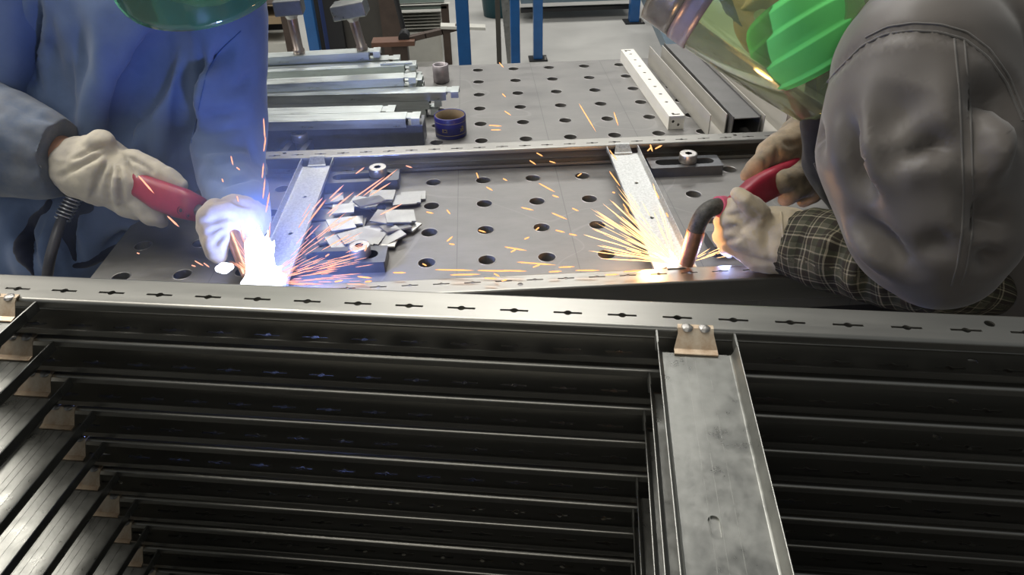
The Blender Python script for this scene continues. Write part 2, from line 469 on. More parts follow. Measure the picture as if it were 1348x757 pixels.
block(-0.300, 0.166, 84, 0.030, 'slotted steel block behind the far rail beside the blue sleeve', 'round socket bolt behind the far rail beside the blue sleeve')
block(0.545, -0.296, 3, 0.020, 'slotted steel block partly hidden behind the right torch and glove', 'socket bolt hidden by the beige glove of the right worker')

# ================================================================== pile of loose plates
M_PLATE = [mat('loose_plate_%d' % i, c, 0.36, metal=0.8, var=0.2, vscale=40, rvar=0.08) for i, c in enumerate([(0.46, 0.47, 0.48), (0.36, 0.36, 0.35), (0.60, 0.60, 0.56)])]
def plate_mesh(w, l, i, notch):
    mb = MB()
    o = [(-w / 2, -l / 2), (w / 2, -l / 2), (w / 2, l / 2), (-w / 2, l / 2)]
    if notch: o = [(-w / 2, -l / 2), (w / 2 - .008, -l / 2), (w / 2 - .008, -l / 2 + .004), (w / 2, -l / 2 + .004), (w / 2, l / 2), (-w / 2, l / 2)]
    mb.plate(o, [], 0, 0.003)
    return mb.mesh('loose_plate', M_PLATE[i])
PM = [plate_mesh(.044, .036, 0, False), plate_mesh(.052, .040, 1, True), plate_mesh(.040, .030, 2, False), plate_mesh(.048, .034, 1, False), plate_mesh(.036, .036, 0, True)]
# pixel-read spots: (u, v, height, turn, tilt about x, tilt about y, kind, look)
PILE = [(425, 300, .001, 8, 0, 0, 0, 'leftmost of the heap, lying flat'), (437, 310, .0045, 20, 3, -4, 1, 'left front of the heap by the cross member'),
 (452, 276, .012, 4, 6, 0, 2, 'bright one tilted at the upper left of the heap'), (480, 268, .006, -12, 0, 6, 1, 'flat under the bright ones at the middle of the heap'),
 (487, 266, .020, 28, -8, 3, 1, 'brightest one on top at the back of the heap'), (503, 258, .010, -5, 5, 0, 3, 'bluish one at the back of the heap'),
 (536, 264, .004, 3, 0, 0, 1, 'rightmost at the back of the heap'), (544, 259, .0005, 2, 0, 0, 3, 'flat at the back right end of the heap under another'),
 (449, 296, .018, 24, 8, 6, 0, 'bright one leaning at the left middle of the heap'), (463, 292, .008, 6, 0, 0, 2, 'narrow one at the middle of the heap'),
 (470, 296, .002, 88, 0, 0, 2, 'standing beside the narrow one mid heap'), (508, 287, .014, -22, 10, 0, 3, 'dark one right of the middle of the heap'),
 (527, 286, .016, 10, 6, 8, 1, 'dark blue one at the right of the heap'), (521, 300, .010, 30, -6, 6, 3, 'pointed one at the right front of the heap'),
 (537, 298, .004, -30, 0, 0, 2, 'right front corner of the heap'), (497, 304, .004, 12, 0, 0, 0, 'flat at the front middle of the heap'),
 (513, 312, .008, 36, 6, -8, 3, 'pointed one at the lower right of the heap'), (485, 313, .010, -20, 4, 4, 1, 'front of the heap behind the bolt'),
 (466, 312, .012, 32, 8, 4, 3, 'slanting one just left of the bolt'), (452, 318, .010, 30, 10, 4, 1, 'lowest left one leaning to the front block'),
 (430, 284, .0005, -4, 0, 0, 1, 'flat under the left edge of the heap'), (507, 320, .004, -8, 0, 0, 2, 'lying right of the bolt at the front edge'),
 (440, 262, .0005, 10, 0, 0, 4, 'small one at the far left end of the heap'), (513, 297, .002, 70, 0, 0, 4, 'small one half covered right of centre')]
for i, (u, v, z, rz, rx, ry, k, look) in enumerate(PILE):
    o = link('loose_plate', PM[k], None, at_z(u, v, z + 0.0015), (math.radians(rx), math.radians(ry), math.radians(rz)))
    tag(o, 'small grey steel plate, ' + look, 'steel plate', 'loose plates heaped on the table')

# ================================================================== galvanised bars at the back left
def bar_mesh(L):
    """channel 42 x 20, open side down, notch near its right end (x = 0), then an end tab"""
    mb = MB(); w, h, t = 0.042, 0.020, 0.002
    def chan(x0, x1, ww, hh, zt):
        mb.box(x0, x1, -ww / 2, ww / 2, zt - t, zt); mb.box(x0, x1, -ww / 2, -ww / 2 + t, zt - hh, zt - t); mb.box(x0, x1, ww / 2 - t, ww / 2, zt - hh, zt - t)
    chan(-L, -0.030, w, h, h)
    mb.box(-0.030, -0.018, -w / 2 + 0.010, w / 2, h - 2 * t, h - t)
    chan(-0.018, 0.0, w, h * 0.72, h)
    mb.box(-L, -0.030, -0.013, -0.011, h, h + 0.0002); mb.box(-L, -0.030, 0.011, 0.013, h, h + 0.0002)
    return mb.mesh('galvanised_bar', M_GALV_BRIGHT)
BAR = bar_mesh(0.62)
bars = [(-0.031, 0.173, .0680, -2.6, 'nearest of the bars behind the far rail'),
        (-0.089, 0.2195, .0680, -2.6, 'second one, with the shortest reach to the right'),
        (0.051, 0.350, .0613, -3.0, 'the one that reaches furthest right towards the holes'),
        (-0.050, 0.405, .0818, 1.5, 'in front of the upper layer, lying on the longest one'),
        (-0.055, 0.500, .0818, 1.2, 'middle one of the upper layer'),
        (-0.148, 0.558, .1023, 3.0, 'topmost of the heap, with the T posts on it'),
        (-0.052, 0.4005, .0613, -3.0, 'under the upper layer, ending below its notched ends'),
        (-0.040, 0.4470, .0613, -3.0, 'under the upper layer in the middle of the heap'),
        (-0.060, 0.4935, .0613, -3.0, 'under the upper layer at the back of the heap'),
        (-0.060, 0.5400, .0613, -3.0, 'third layer from below, backmost of the heap'),
        (-0.100, 0.556, .0818, 1.9, 'directly under the topmost one'),
        (0.010, 0.352, .0408, -3.0, 'second layer, under the one that reaches furthest right'),
        (-0.048, 0.404, .0408, -3.0, 'second layer, hidden in the front of the heap'),
        (-0.045, 0.480, .0408, -3.0, 'second layer, hidden in the middle of the heap'),
        (-0.050, 0.536, .0408, -3.0, 'second layer, at the very back of the heap'),
        (0.000, 0.352, .0203, -3.0, 'lowest layer, at the front of the rear heap'),
        (-0.045, 0.430, .0203, -3.0, 'lowest layer, in the middle of the rear heap'),
        (-0.045, 0.530, .0203, -3.0, 'lowest layer, at the very back of the rear heap')]
for x, y, zt, a, look in bars:
    a = math.radians(a)
    p = Vector((x, y, zt - 0.0202)) + Matrix.Rotation(a, 3, 'Z') @ Vector((0, .0215, 0))
    o = link('galvanised_bar', BAR, None, p, (0, 0, a))
    tag(o, 'shiny galvanised channel bar, ' + look, 'metal bar', 'galvanised bars on the table')
mb = MB(); mb.box(-.60, -.026, 0, .062, 0, .0475, bev=.0015)
tag(mb.build('support_bar', M_BLOCK, None, (0, .186, 0), (0, 0, math.radians(-2.4))), 'dark steel beam under the nearest two galvanised bars', 'metal bar')
# thin offcut with a drilled hole lying on the upper layer
mb = MB(); mb.plate([(-.04, -.008), (.04, -.008), (.04, .008), (-.04, .008)], [circle(-.028, 0, .0025, 8)], 0, .004)
tag(mb.build('steel_strip', M_GALV_BRIGHT, None, (-0.105, 0.517, 0.0825), (0, 0, .02)), 'bright drilled steel strip lying on the upper galvanised bars', 'metal strip')
mb = MB(); mb.lathe([(0.019, 0), (0.0215, 0.001), (0.0215, .046), (0.019, .047), (0.016, .046), (.016, .001)], 24, closed=True)
tag(mb.build('pipe_sleeve', mat('dull_pipe', (0.42, 0.38, 0.40), .45, metal=.6, var=.3, vscale=40), None, (0.0, 0.615, 0.0)), 'short dull pipe sleeve standing behind the bar ends', 'pipe')

# T-headed posts standing on the bars
M_TPOST = mat('worn_tube', (0.45, 0.42, 0.40), 0.35, metal=0.8, var=0.5, vscale=40, col2=(0.28, 0.16, 0.10), stretch=(1, 1, .25))
def tpost(base, lean, hgt, label, headmat, hw):
    o = empty('t_post', base)
    o.rotation_euler = lean
    tag(o, label, 'T post', 'T-headed posts on the bars')
    mb = MB(); mb.lathe([(0.0001, 0), (0.0145, 0), (0.0145, 0.010), (0.012, 0.011), (0.0125, hgt)], 20)
    mb.build('tube', M_TPOST, o)
    mb = MB(); mb.lathe([(0.0128, hgt - .012), (.0165, hgt - .004), (.0175, hgt + .0005)], 16); mb.build('weld_collar', M_WELD, o)
    mb = MB(); mb.box(-hw, hw, -.03, .03, hgt + .0006, hgt + 0.036, bev=.003)
    mb.build('head', headmat, o)
tpost((-0.355, 0.573, 0.1026), (math.radians(1), math.radians(-1.5), math.radians(4)), 0.098, 'steel T post with a grey block head standing near the green visor', M_BLOCK, .034)
tpost((-0.195, 0.582, 0.1026), (math.radians(2), math.radians(-9), math.radians(-4)), 0.085, 'steel T post with a pale head beside the dark panel', M_GALV, .042)

# ================================================================== blue ring of tape
rg = empty('blue_ring', (0.032, 0.245, 0.0))
tag(rg, 'dark blue ring-shaped spool standing behind the far rail', 'spool')
M_RING = mat('blue_ring_print', (0.022, 0.022, 0.16), 0.42, var=0.3, vscale=30, coat=.1)
mb = MB(); mb.lathe([(.0345, .0), (.0355, .001), (.0358, .046), (.0345, .048), (.0335, .047), (.0330, .001)], 40, closed=True); mb.build('sleeve', M_RING, rg)
mb = MB(); mb.lathe([(.0328, .0005), (.0328, .0465), (.0310, .0465), (.0310, .0005)], 40, closed=True); mb.build('cardboard_core', mat('cardboard', (.16, .11, .06), .8, var=.3, vscale=40), rg)
mb = MB(); mb.lathe([(.0359, .009), (.0359, .0102)], 40); mb.lathe([(.0359, .036), (.0359, .037)], 40); mb.build('printed_line', mat('faded_print', (.30, .24, .12), .6), rg)
# faint gold marks of the worn print
M_GOLD = mat('gold_print', (.34, .26, .10), .5)
def ring_mark(a0, segs):
    mb = MB()
    for (du, z0, dv, z1) in segs:
        pts = []
        for t in range(4):
            q = t / 3; a = math.radians(a0 + du + (dv - du) * q); z = z0 + (z1 - z0) * q
            pts.append((.0361 * math.cos(a), .0361 * math.sin(a), z))
        mb.tube(pts, .0006, 5)
    mb.build('print_mark', M_GOLD, rg)
ring_mark(-52, [(0, .016, 8, .024), (0, .024, 8, .016), (9, .016, 9, .026), (9, .026, 15, .026), (9, .021, 14, .021), (15, .026, 15, .016), (4, .028, 14, .028)])
ring_mark(-118, [(0, .017, 0, .025), (3, .017, 3, .025), (7, .018, 12, .018), (7, .024, 12, .024), (15, .017, 15, .025)])

# ================================================================== profiles at the back right
def seg_obj(name, me_fn, p0, p1, matl):
    d = Vector(p1) - Vector(p0); L = d.length
    mb = MB(); me_fn(mb, L)
    return mb.build(name, matl, None, p0, (0, 0, math.atan2(d.y, d.x)))
def perf(mb, L):
    w, h, t = .036, .032, .0015
    hs = [sq(.045 + .0545 * k, 0, .0042) for k in range(int((L - .09) / .0545) + 1)]
    hs += [[(.008, -.010), (.020, -.010), (.020, -.004), (.014, -.004), (.014, .008), (.008, .008)], [(L - .020, -.008), (L - .008, -.008), (L - .008, .010), (L - .014, .010), (L - .014, -.002), (L - .020, -.002)]]
    mb.plate([(0, -w / 2), (L, -w / 2), (L, w / 2), (0, w / 2)], hs, h - t, h)
    mb.box(0, L, -w / 2, -w / 2 + t, 0, h - t); mb.box(0, L, w / 2 - t, w / 2, 0, h - t)
    E_ = Matrix.Rotation(math.radians(90), 4, 'Z') @ Matrix.Rotation(math.radians(90), 4, 'X')
    for xe in (.003, L - .002):
        mb.plate([(-w / 2 + t, 0), (w / 2 - t, 0), (w / 2 - t, h - t), (-w / 2 + t, h - t)], [sq(-.007, .018, .0035), sq(.006, .010, .0035)], -t, 0, Matrix.Translation((xe, 0, 0)) @ E_)
o = seg_obj('perforated_bar', perf, (0.527, 0.735, 0.0), (0.543, 0.218, 0.0), M_WHITE)
tag(o, 'white perforated bar with square holes lying on the table', 'metal bar')
def chan_up(w, h):
    def fn(mb, L):
        t = .002
        mb.box(0, L, -w / 2, w / 2, 0, t); mb.box(0, L, -w / 2, -w / 2 + t, t, h); mb.box(0, L, w / 2 - t, w / 2, t, h)
    return fn
def chan_down(w, h):
    def fn(mb, L):
        t = .002
        mb.box(0, L, -w / 2 + .003, w / 2 - .003, h - t - .004, h - .004); mb.box(0, L, -w / 2, -w / 2 + t, 0, h); mb.box(0, L, w / 2 - t, w / 2, 0, h)
        mb.box(0, L, -w / 2 + t, -w / 2 + .003, h - t - .004, h - .004)
    return fn
for (p0, p1, fn, m_, label) in [
    ((0.622, 0.170, 0), (0.600, 0.700, 0), chan_up(.038, .050), M_PALECH, 'pale open channel lying beside the white perforated bar'),
    ((0.678, 0.150, 0), (0.657, 0.715, 0), chan_down(.062, .052), M_DARKCH, 'dark grey channel lying with its closed side up between two pale ones'),
    ((0.742, 0.150, 0), (0.722, 0.700, 0), chan_up(.052, .052), M_PALECH, 'pale open channel lying right of the dark channel'),
    ((0.815, 0.140, 0), (0.795, 0.690, 0), chan_down(.070, .042), M_BROWN if False else mat('pinkish_profile', (.50, .43, .38), .5, metal=.3), 'pinkish brown channel lying under the green visor')]:
    tag(seg_obj('channel_profile', fn, p0, p1, m_), label, 'metal profile', 'channel profiles at the back right of the table')

# ================================================================== workshop behind the table
M_PALEBLUE = mat('grey_blue_steel', (0.16, 0.22, 0.27), 0.45, metal=0.4, var=0.2, vscale=8)
def post(u, y, w, z1, label, name='rack_post', m=None, foot=True, z0=FLOOR, group='blue rack posts behind the table', cat='post'):
    p = at_y(u, 40, y)
    r = empty(name, (p.x, y, z0)); tag(r, label, cat, group)
    mb = MB(); mb.box(-w / 2, w / 2, -w / 2, w / 2, 0.008 if foot else 0, z1 - z0, bev=.004)
    mb.build('upright', m or M_BLUEPAINT, r)
    if foot:
        mb = MB(); mb.box(-w, w, -w, w, 0, .0079); mb.build('foot_plate', M_BLACK, r)
        mb = MB(); mb.tube([(w * .75, -w * .75, .008), (w * .75, -w * .75, .03)], .008, 8); mb.build('anchor_bolt', M_BOLT, r)
    return r
post(610, 1.55, .050, 1.1, 'thick blue steel post behind the notched bar ends')
post(678, 2.0, .042, 1.1, 'blue steel post between the thick one and the thin one')
post(708, 3.60, .062, 1.2, 'thin blue post whose foot stands on the concrete')
post(833, 4.46, .075, 1.1, 'short dark blue leg at the far bench near the visor')
post(868, 4.75, .060, 1.1, 'dark blue leg furthest right behind the grey-blue brace')
post(656, 3.2, .030, 1.0, 'slim dark post beside the leaning pale strip', m=M_DARKBOX)
# pale strip leaning by the posts
mb = MB(); mb.box(-.022, .022, -.004, .004, 0, 1.15)
p = at_z(666, 84, FLOOR); tag(mb.build('leaning_strip', M_GALV, None, (p.x + .02, p.y - .6, FLOOR), (math.radians(-6), math.radians(-4), 0)), 'pale steel strip leaning beside the blue posts', 'metal strip')
# far bench: tray edge, dark beam below
fb = empty('far_bench', (0.9, 4.9, FLOOR)); tag(fb, 'far workbench with a grey-blue top edge and dark lower beam', 'bench')
def far_box(name, u0, u1, v0, v1, y, dy, m, root, z0=None):
    a = at_y(u0, v1, y); b = at_y(u1, v0, y)
    mb = MB(); mb.box(a.x, b.x, y, y + dy, a.z if z0 is None else z0, b.z)
    return child(mb.build(name, m), root)
far_box('beam', 686, 836, 7, 17, 4.6, .06, M_BLACK, fb)
far_box('top_edge', 686, 836, -6, 5, 4.55, .5, M_PALEBLUE, fb)
far_box('lower_rail', 690, 836, 24, 28, 4.9, .03, M_DARKBOX, fb)
# grey-blue brace running down to the right
A = at_y(846, -14, 4.2); B = at_y(884, 66, 2.4)
br = MB(); br.tube([A, B], .042, 4, smooth=False)
tag(br.build('diagonal_brace', M_PALEBLUE), 'grey-blue flat brace slanting down behind the dark channels', 'brace')
# teal bucket
p = at_z(657, 26, FLOOR)
bk = empty('bucket', (p.x, p.y + .15, FLOOR)); tag(bk, 'dark teal bucket standing far back by the blue posts', 'bucket')
mb = MB(); mb.lathe([(.0001, .002), (.12, .002), (.15, .33), (.158, .33), (.158, .345), (.145, .345), (.118, .01), (.0001, .01)], 28); mb.build('shell', mat('teal_plastic', (.015, .07, .09), .4), bk)
mb = MB(); mb.tube([(.158 * math.cos(t), .158 * math.sin(t) * .5, .34 - .12 * abs(math.sin(t))) for t in [math.pi * k / 16 for k in range(17)]], .005, 6); mb.build('handle', M_BLACK, bk)

# dark cabinet and clutter behind the bars
cb = empty('dark_cabinet', (-0.75, 3.0, FLOOR)); tag(cb, 'dark brown steel cabinet behind the pale T post', 'cabinet')
far_box('body', 436, 508, -30, 56, 2.6, .5, M_DARKBOX, cb, FLOOR)
far_box('edge_post', 505, 521, -30, 58, 2.57, .06, M_BROWN, cb, FLOOR)
far_box('side_post', 433, 441, -30, 56, 2.56, .05, M_BLACK, cb, FLOOR)
for (u0, u1, y, m_, lb) in [(374, 386, 2.5, M_BROWN, 'brown rusty post left of the grey-headed T post'), (404, 418, 2.45, M_BLUEPAINT, 'blue post just right of the grey-headed T post'),
                            (426, 439, 2.9, mat('navy_paint', (.012, .03, .12), .4), 'navy post beside the dark cabinet'), (418, 426, 3.1, M_BLACK, 'black slender post between the two blue ones')]:
    a = at_y(u0, 40, y); b = at_y(u1, 40, y); w = abs(b.x - a.x)
    mb = MB(); mb.box(-w / 2, w / 2, -w / 2, w / 2, 0, 1.75, bev=.004)
    tag(mb.build('steel_post', m_, None, ((a.x + b.x) / 2, y, FLOOR)), lb, 'post', 'steel posts behind the bars')
sh = empty('wooden_shelf', (-1.2, 3.0, FLOOR)); tag(sh, 'dark shelf unit with pale boards behind the green visor', 'shelf')
far_box('back_panel', 300, 380, -30, 60, 3.3, .03, M_BLACK, sh, FLOOR)
for v0, v1, m_ in ((22, 34, mat('pale_board', (.34, .25, .15), .7, var=.2, vscale=10)), (57, 72, M_PALE), (4, 8, M_BROWN)):
    far_box('board', 300, 378, v0, v1, 2.9, .3, m_, sh)
far_box('side_panel', 297, 302, -30, 75, 2.88, .34, M_BROWN, sh, FLOOR)
# stack of pale sheets in a rack
sr = empty('sheet_rack', (-0.3, 3.9, FLOOR)); tag(sr, 'dark framed rack holding a pile of pale sheets', 'rack')
far_box('frame_beam', 512, 588, 8, 14, 3.55, .05, mat('green_grey_steel', (.12, .15, .13), .5), sr)
far_box('frame_top', 512, 584, -6, 5, 3.56, .05, mat('grey_green_sheet', (.20, .25, .23), .5), sr)
far_box('light_edge', 512, 592, 5, 7.6, 3.54, .05, M_PALE, sr)
far_box('upright', 582, 590, 7, 32, 3.55, .06, M_BROWN, sr, FLOOR)
for k in range(6):
    o = far_box('pale_sheet', 514, 581, 15 + k * 4.2, 18.4 + k * 4.2, 3.62 + .004 * (k % 2), .5, M_PALE, None or sr)
far_box('support', 516, 580, 41, 48, 3.64, .4, M_PALE, sr, FLOOR)
# black gas strut, its foot, and the long lever
ls = empty('lever_stand', (-0.25, 2.0, FLOOR)); tag(ls, 'black strut with a dark lever arm reaching right to the blue post', 'lever')
A = at_y(520, -6, 2.0); B = at_y(531, 37, 2.0)
mb = MB(); mb.tube([A, B], .011, 10); child(mb.build('strut', M_BLACK), ls)
C_ = at_y(532, 48, 2.0)
mb = MB(); mb.tube([(C_.x, 1.97, C_.z), (C_.x, 2.04, C_.z)], .024, 16); child(mb.build('pivot', M_BLACK), ls)
P_ = [at_y(u, v, 2.0) for u, v in ((520, 56), (535, 52), (560, 46), (582, 41), (604, 35))]
mb = MB()
for a, b in zip(P_[:-1], P_[1:]): mb.box(0, (b - a).length + .004, -.02, .02, -.011, .011, M=Matrix.Translation(a) @ (b - a).to_track_quat('X', 'Z').to_matrix().to_4x4())
child(mb.build('arm', M_BROWN), ls)
a, b = at_y(580, 34, 2.0), at_y(639, 36, 2.0)
mb = MB(); mb.box(0, (b - a).length, -.03, .03, -.006, .006, M=Matrix.Translation(a) @ (b - a).to_track_quat('X', 'Z').to_matrix().to_4x4()); child(mb.build('handle_plate', M_PALE), ls)
a = at_y(526, 58, 1.98)
mb = MB(); mb.box(a.x - .035, a.x + .035, 1.95, 2.02, FLOOR, a.z); child(mb.build('column', M_BROWN), ls)
mb = MB(); mb.box(a.x - .12, a.x + .07, 1.94, 2.03, a.z + .0003, a.z + .02); child(mb.build('foot_bar', mat('rust_brown', (.13, .06, .035), .6, var=.3, vscale=12), ), ls)

# ================================================================== people
def ball(u, v, y, rpx):
    p = at_y(u, v, y); return (p, rpx * depth_of(p) / F_PX)
def capsule(mb, a, b, n=18, m=6):
    (p0, r0), (p1, r1) = a, b
    d = p1 - p0; L = d.length
    q = d.to_track_quat('Z', 'Y').to_matrix().to_4x4() if L > 1e-6 else Matrix.Identity(4)
    prof = [(r0 * math.cos(-math.pi / 2 + math.pi / 2 * i / m) if i else 1e-5, r0 * math.sin(-math.pi / 2 + math.pi / 2 * i / m)) for i in range(m + 1)]
    prof += [(r1 * math.cos(math.pi / 2 * i / m) if i < m else 1e-5, L + r1 * math.sin(math.pi / 2 * i / m)) for i in range(m + 1)]
    mb.lathe(prof, n, True, Matrix.Translation(p0) @ q)
def ellipsoid(mb, c, ax, ay, az, n=20, m=12):
    M = Matrix((ax, ay, az)).transposed().to_4x4(); M.translation = c
    mb.lathe([(math.sin(math.pi * i / m) if 0 < i < m else 1e-4, -math.cos(math.pi * i / m)) for i in range(m + 1)], n, True, M)
def blend(chains, voxel, smooth=8, extra=None, fac=0.5):
    mb = MB()
    for c in chains:
        if len(c) == 1: capsule(mb, c[0], (c[0][0] + Vector((0, 0, 1e-4)), c[0][1]))
        for a, b in zip(c[:-1], c[1:]): capsule(mb, a, b)
    if extra: extra(mb)
    me = mb.mesh('tmp', None, fix=False)
    bm = bmesh.new(); bm.from_mesh(me); bmesh.ops.remove_doubles(bm, verts=bm.verts, dist=5e-5); bmesh.ops.recalc_face_normals(bm, faces=bm.faces); bm.to_mesh(me); bm.free()
    o = bpy.data.objects.new('tmp', me); COL.objects.link(o)
    r = o.modifiers.new('r', 'REMESH'); r.mode = 'VOXEL'; r.voxel_size = voxel
    s = o.modifiers.new('s', 'SMOOTH'); s.iterations = smooth; s.factor = fac
    dg = bpy.context.evaluated_depsgraph_get(); dg.update()
    out = bpy.data.meshes.new_from_object(o.evaluated_get(dg))
    bpy.data.objects.remove(o); bpy.data.meshes.remove(me)
    out.polygons.foreach_set('use_smooth', [True] * len(out.polygons))
    return out
def coords(me):
    a = np.empty(len(me.vertices) * 3); me.vertices.foreach_get('co', a); return a.reshape(-1, 3)
def norms(me):
    a = np.empty(len(me.vertices) * 3); me.vertex_normals.foreach_get('vector', a); return a.reshape(-1, 3)
def setco(me, a):
    me.vertices.foreach_set('co', a.ravel()); me.update()
def bvh(me):
    return BVHTree.FromPolygons([v.co for v in me.vertices], [p.vertices for p in me.polygons])
def hits(tree, path, step=6.0):
    pts = []
    for (a, b) in zip(path[:-1], path[1:]):
        L = math.hypot(b[0] - a[0], b[1] - a[1]); n = max(1, int(L / step))
        for i in range(n + (1 if b == path[-1] else 0)):
            t = i / n; d = ray(a[0] + (b[0] - a[0]) * t, a[1] + (b[1] - a[1]) * t)
            h = tree.ray_cast(CAM_C, d.normalized())
            if h[0] is not None: pts.append((h[0], h[1]))
    return pts
def crease(me, folds):
    """folds: (pixel path, width m, depth m); negative depth raises a ridge"""
    tree = bvh(me)
    for path, w, dp in folds:
        h = hits(tree, path, 2.0)
        if not h: continue
        P = np.array([p[0] for p in h]); co = coords(me); nn = norms(me)
        n = len(P)
        end = np.sin(np.linspace(0.25, math.pi - 0.25, n)) if n > 2 else np.ones(n)
        d2 = ((co[:, None, :] - P[None]) ** 2).sum(2)
        k = d2.argmin(1)
        g = np.exp(-d2.min(1) / w ** 2) * end[k]
        setco(me, co - nn * (g * dp)[:, None])
def rumple(me, amp, scale, seed=0.0, stretch=(1, 1, 1)):
    co = coords(me); nn = norms(me)
    f = np.array([noise.turbulence(Vector((c[0] * scale * stretch[0] + seed, c[1] * scale * stretch[1], c[2] * scale * stretch[2])), 3, False) for c in co])
    setco(me, co + nn * ((f - f.mean()) * amp)[:, None])
def clip_end(me, p, d):
    co = coords(me); t = (co - np.array(p)) @ np.array(d)
    co = co - np.outer(np.where(t > 0, t + .012 * np.clip(1 - np.linalg.norm(co - np.outer(t, np.array(d)) - np.array(p), axis=1) / .05, 0, 1), 0), np.array(d)); setco(me, co)
def part(name, me, m, root):
    me.materials.clear(); me.materials.append(m); me.name = name
    return child(link(name, me), root)
def seam(name, me, path, r, m, root, lift=0.0):
    tree = bvh(me); h = hits(tree, path, 5)
    if len(h) < 3: return None
    P = [p + n * lift for p, n in h]
    Q = [(P[max(i - 1, 0)] + P[i] * 2 + P[min(i + 1, len(P) - 1)]) / 4 for i in range(len(P))]
    mb = MB(); mb.tube(Q, r, 6)
    return child(mb.build(name, m), root)
XC, YC, ZC = (Vector(CAM_R.col[i]) for i in range(3))
def cv(x, y, z): return (XC * x + YC * y + ZC * z).normalized()

def fabric(name, col, col2, weave=900.0, rough=0.9, blotch=6.0, sheen=0.2, bump=0.25):
    m = mat(name, col, rough, spec=0.2, var=1e-3, vscale=blotch, col2=col2, sheen=sheen, bump=bump, bscale=weave, bdist=0.0006)
    return m
M_BLUECLOTH = fabric('blue_cotton', (0.122, 0.172, 0.295), (0.085, 0.125, 0.225))
M_GREYSLEEVE = fabric('grey_blue_wool', (0.20, 0.21, 0.23), (0.10, 0.13, 0.19), blotch=16)
M_JACKET = fabric('grey_jacket', (0.100, 0.089, 0.081), (0.082, 0.073, 0.067), rough=0.44, bump=0.08, blotch=3)
M_JACKET_SEAM = fabric('jacket_seam', (0.105, 0.098, 0.092), (0.085, 0.08, 0.076), rough=0.6)
M_LINING_AND_SHADE = fabric('black_lining_and_shade', (0.014, 0.012, 0.014), (0.010, 0.009, 0.010), rough=0.7)
M_GLOVE = fabric('beige_suede', (0.56, 0.46, 0.32), (0.40, 0.34, 0.27), weave=500, blotch=22, bump=0.5)
M_GLOVE_W = fabric('worn_white_suede', (0.60, 0.54, 0.42), (0.42, 0.38, 0.33), weave=500, blotch=18, bump=0.5)
M_GLOVE_B = fabric('brown_suede', (0.36, 0.28, 0.18), (0.15, 0.125, 0.09), weave=500, blotch=22, bump=0.5)
M_SKIN = mat('skin', (0.50, 0.27, 0.17), 0.55, spec=0.35, var=0.12, vscale=20)
M_TROUSER = fabric('dark_trousers', (0.04, 0.045, 0.06), (0.03, 0.033, 0.045))
M_BOOT = mat('black_boot', (0.02, 0.018, 0.016), 0.5)
M_MASK = mat('green_mask', (0.14, 0.64, 0.17), 0.8, spec=0.2, var=0.12, vscale=15, bump=0.1, bscale=700)
M_STRAP = mat('white_elastic', (0.8, 0.8, 0.72), 0.8)
M_HAIR = mat('black_hair', (0.012, 0.010, 0.009), 0.5, bump=0.5, bscale=250, stretch=(1, 1, .15))
M_EYE = mat('eye', (0.75, 0.73, 0.70), 0.2)
M_IRIS = mat('iris', (0.03, 0.018, 0.01), 0.2)
M_BAND = mat('grey_visor_band', (0.30, 0.28, 0.32), 0.35, metal=0.3, var=0.2, vscale=30)
def clear_sheet(name, tint, gloss=0.10, rough=0.06, dif=0.07):
    m = bpy.data.materials.new(name); m.use_nodes = True; nt = m.node_tree
    nt.nodes.remove(nt.nodes['Principled BSDF'])
    tr = nt.nodes.new('ShaderNodeBsdfTransparent'); tr.inputs[0].default_value = (*tint, 1)
    gl = nt.nodes.new('ShaderNodeBsdfGlossy'); gl.inputs['Roughness'].default_value = rough
    df = nt.nodes.new('ShaderNodeBsdfDiffuse'); df.inputs[0].default_value = (tint[0] * .8, tint[1] * .8, tint[2] * .8, 1)
    m0 = nt.nodes.new('ShaderNodeMixShader'); m0.inputs[0].default_value = dif
    nt.links.new(tr.outputs[0], m0.inputs[1]); nt.links.new(df.outputs[0], m0.inputs[2])
    lw = nt.nodes.new('ShaderNodeFresnel'); lw.inputs[0].default_value = 1.5
    mx = nt.nodes.new('ShaderNodeMath'); mx.operation = 'MULTIPLY_ADD'; mx.inputs[1].default_value = 0.9; mx.inputs[2].default_value = gloss * .3
    nt.links.new(lw.outputs[0], mx.inputs[0])
    ms = nt.nodes.new('ShaderNodeMixShader')
    nt.links.new(mx.outputs[0], ms.inputs[0]); nt.links.new(m0.outputs[0], ms.inputs[1]); nt.links.new(gl.outputs[0], ms.inputs[2])
    nt.links.new(ms.outputs[0], nt.nodes['Material Output'].inputs[0])
    return m
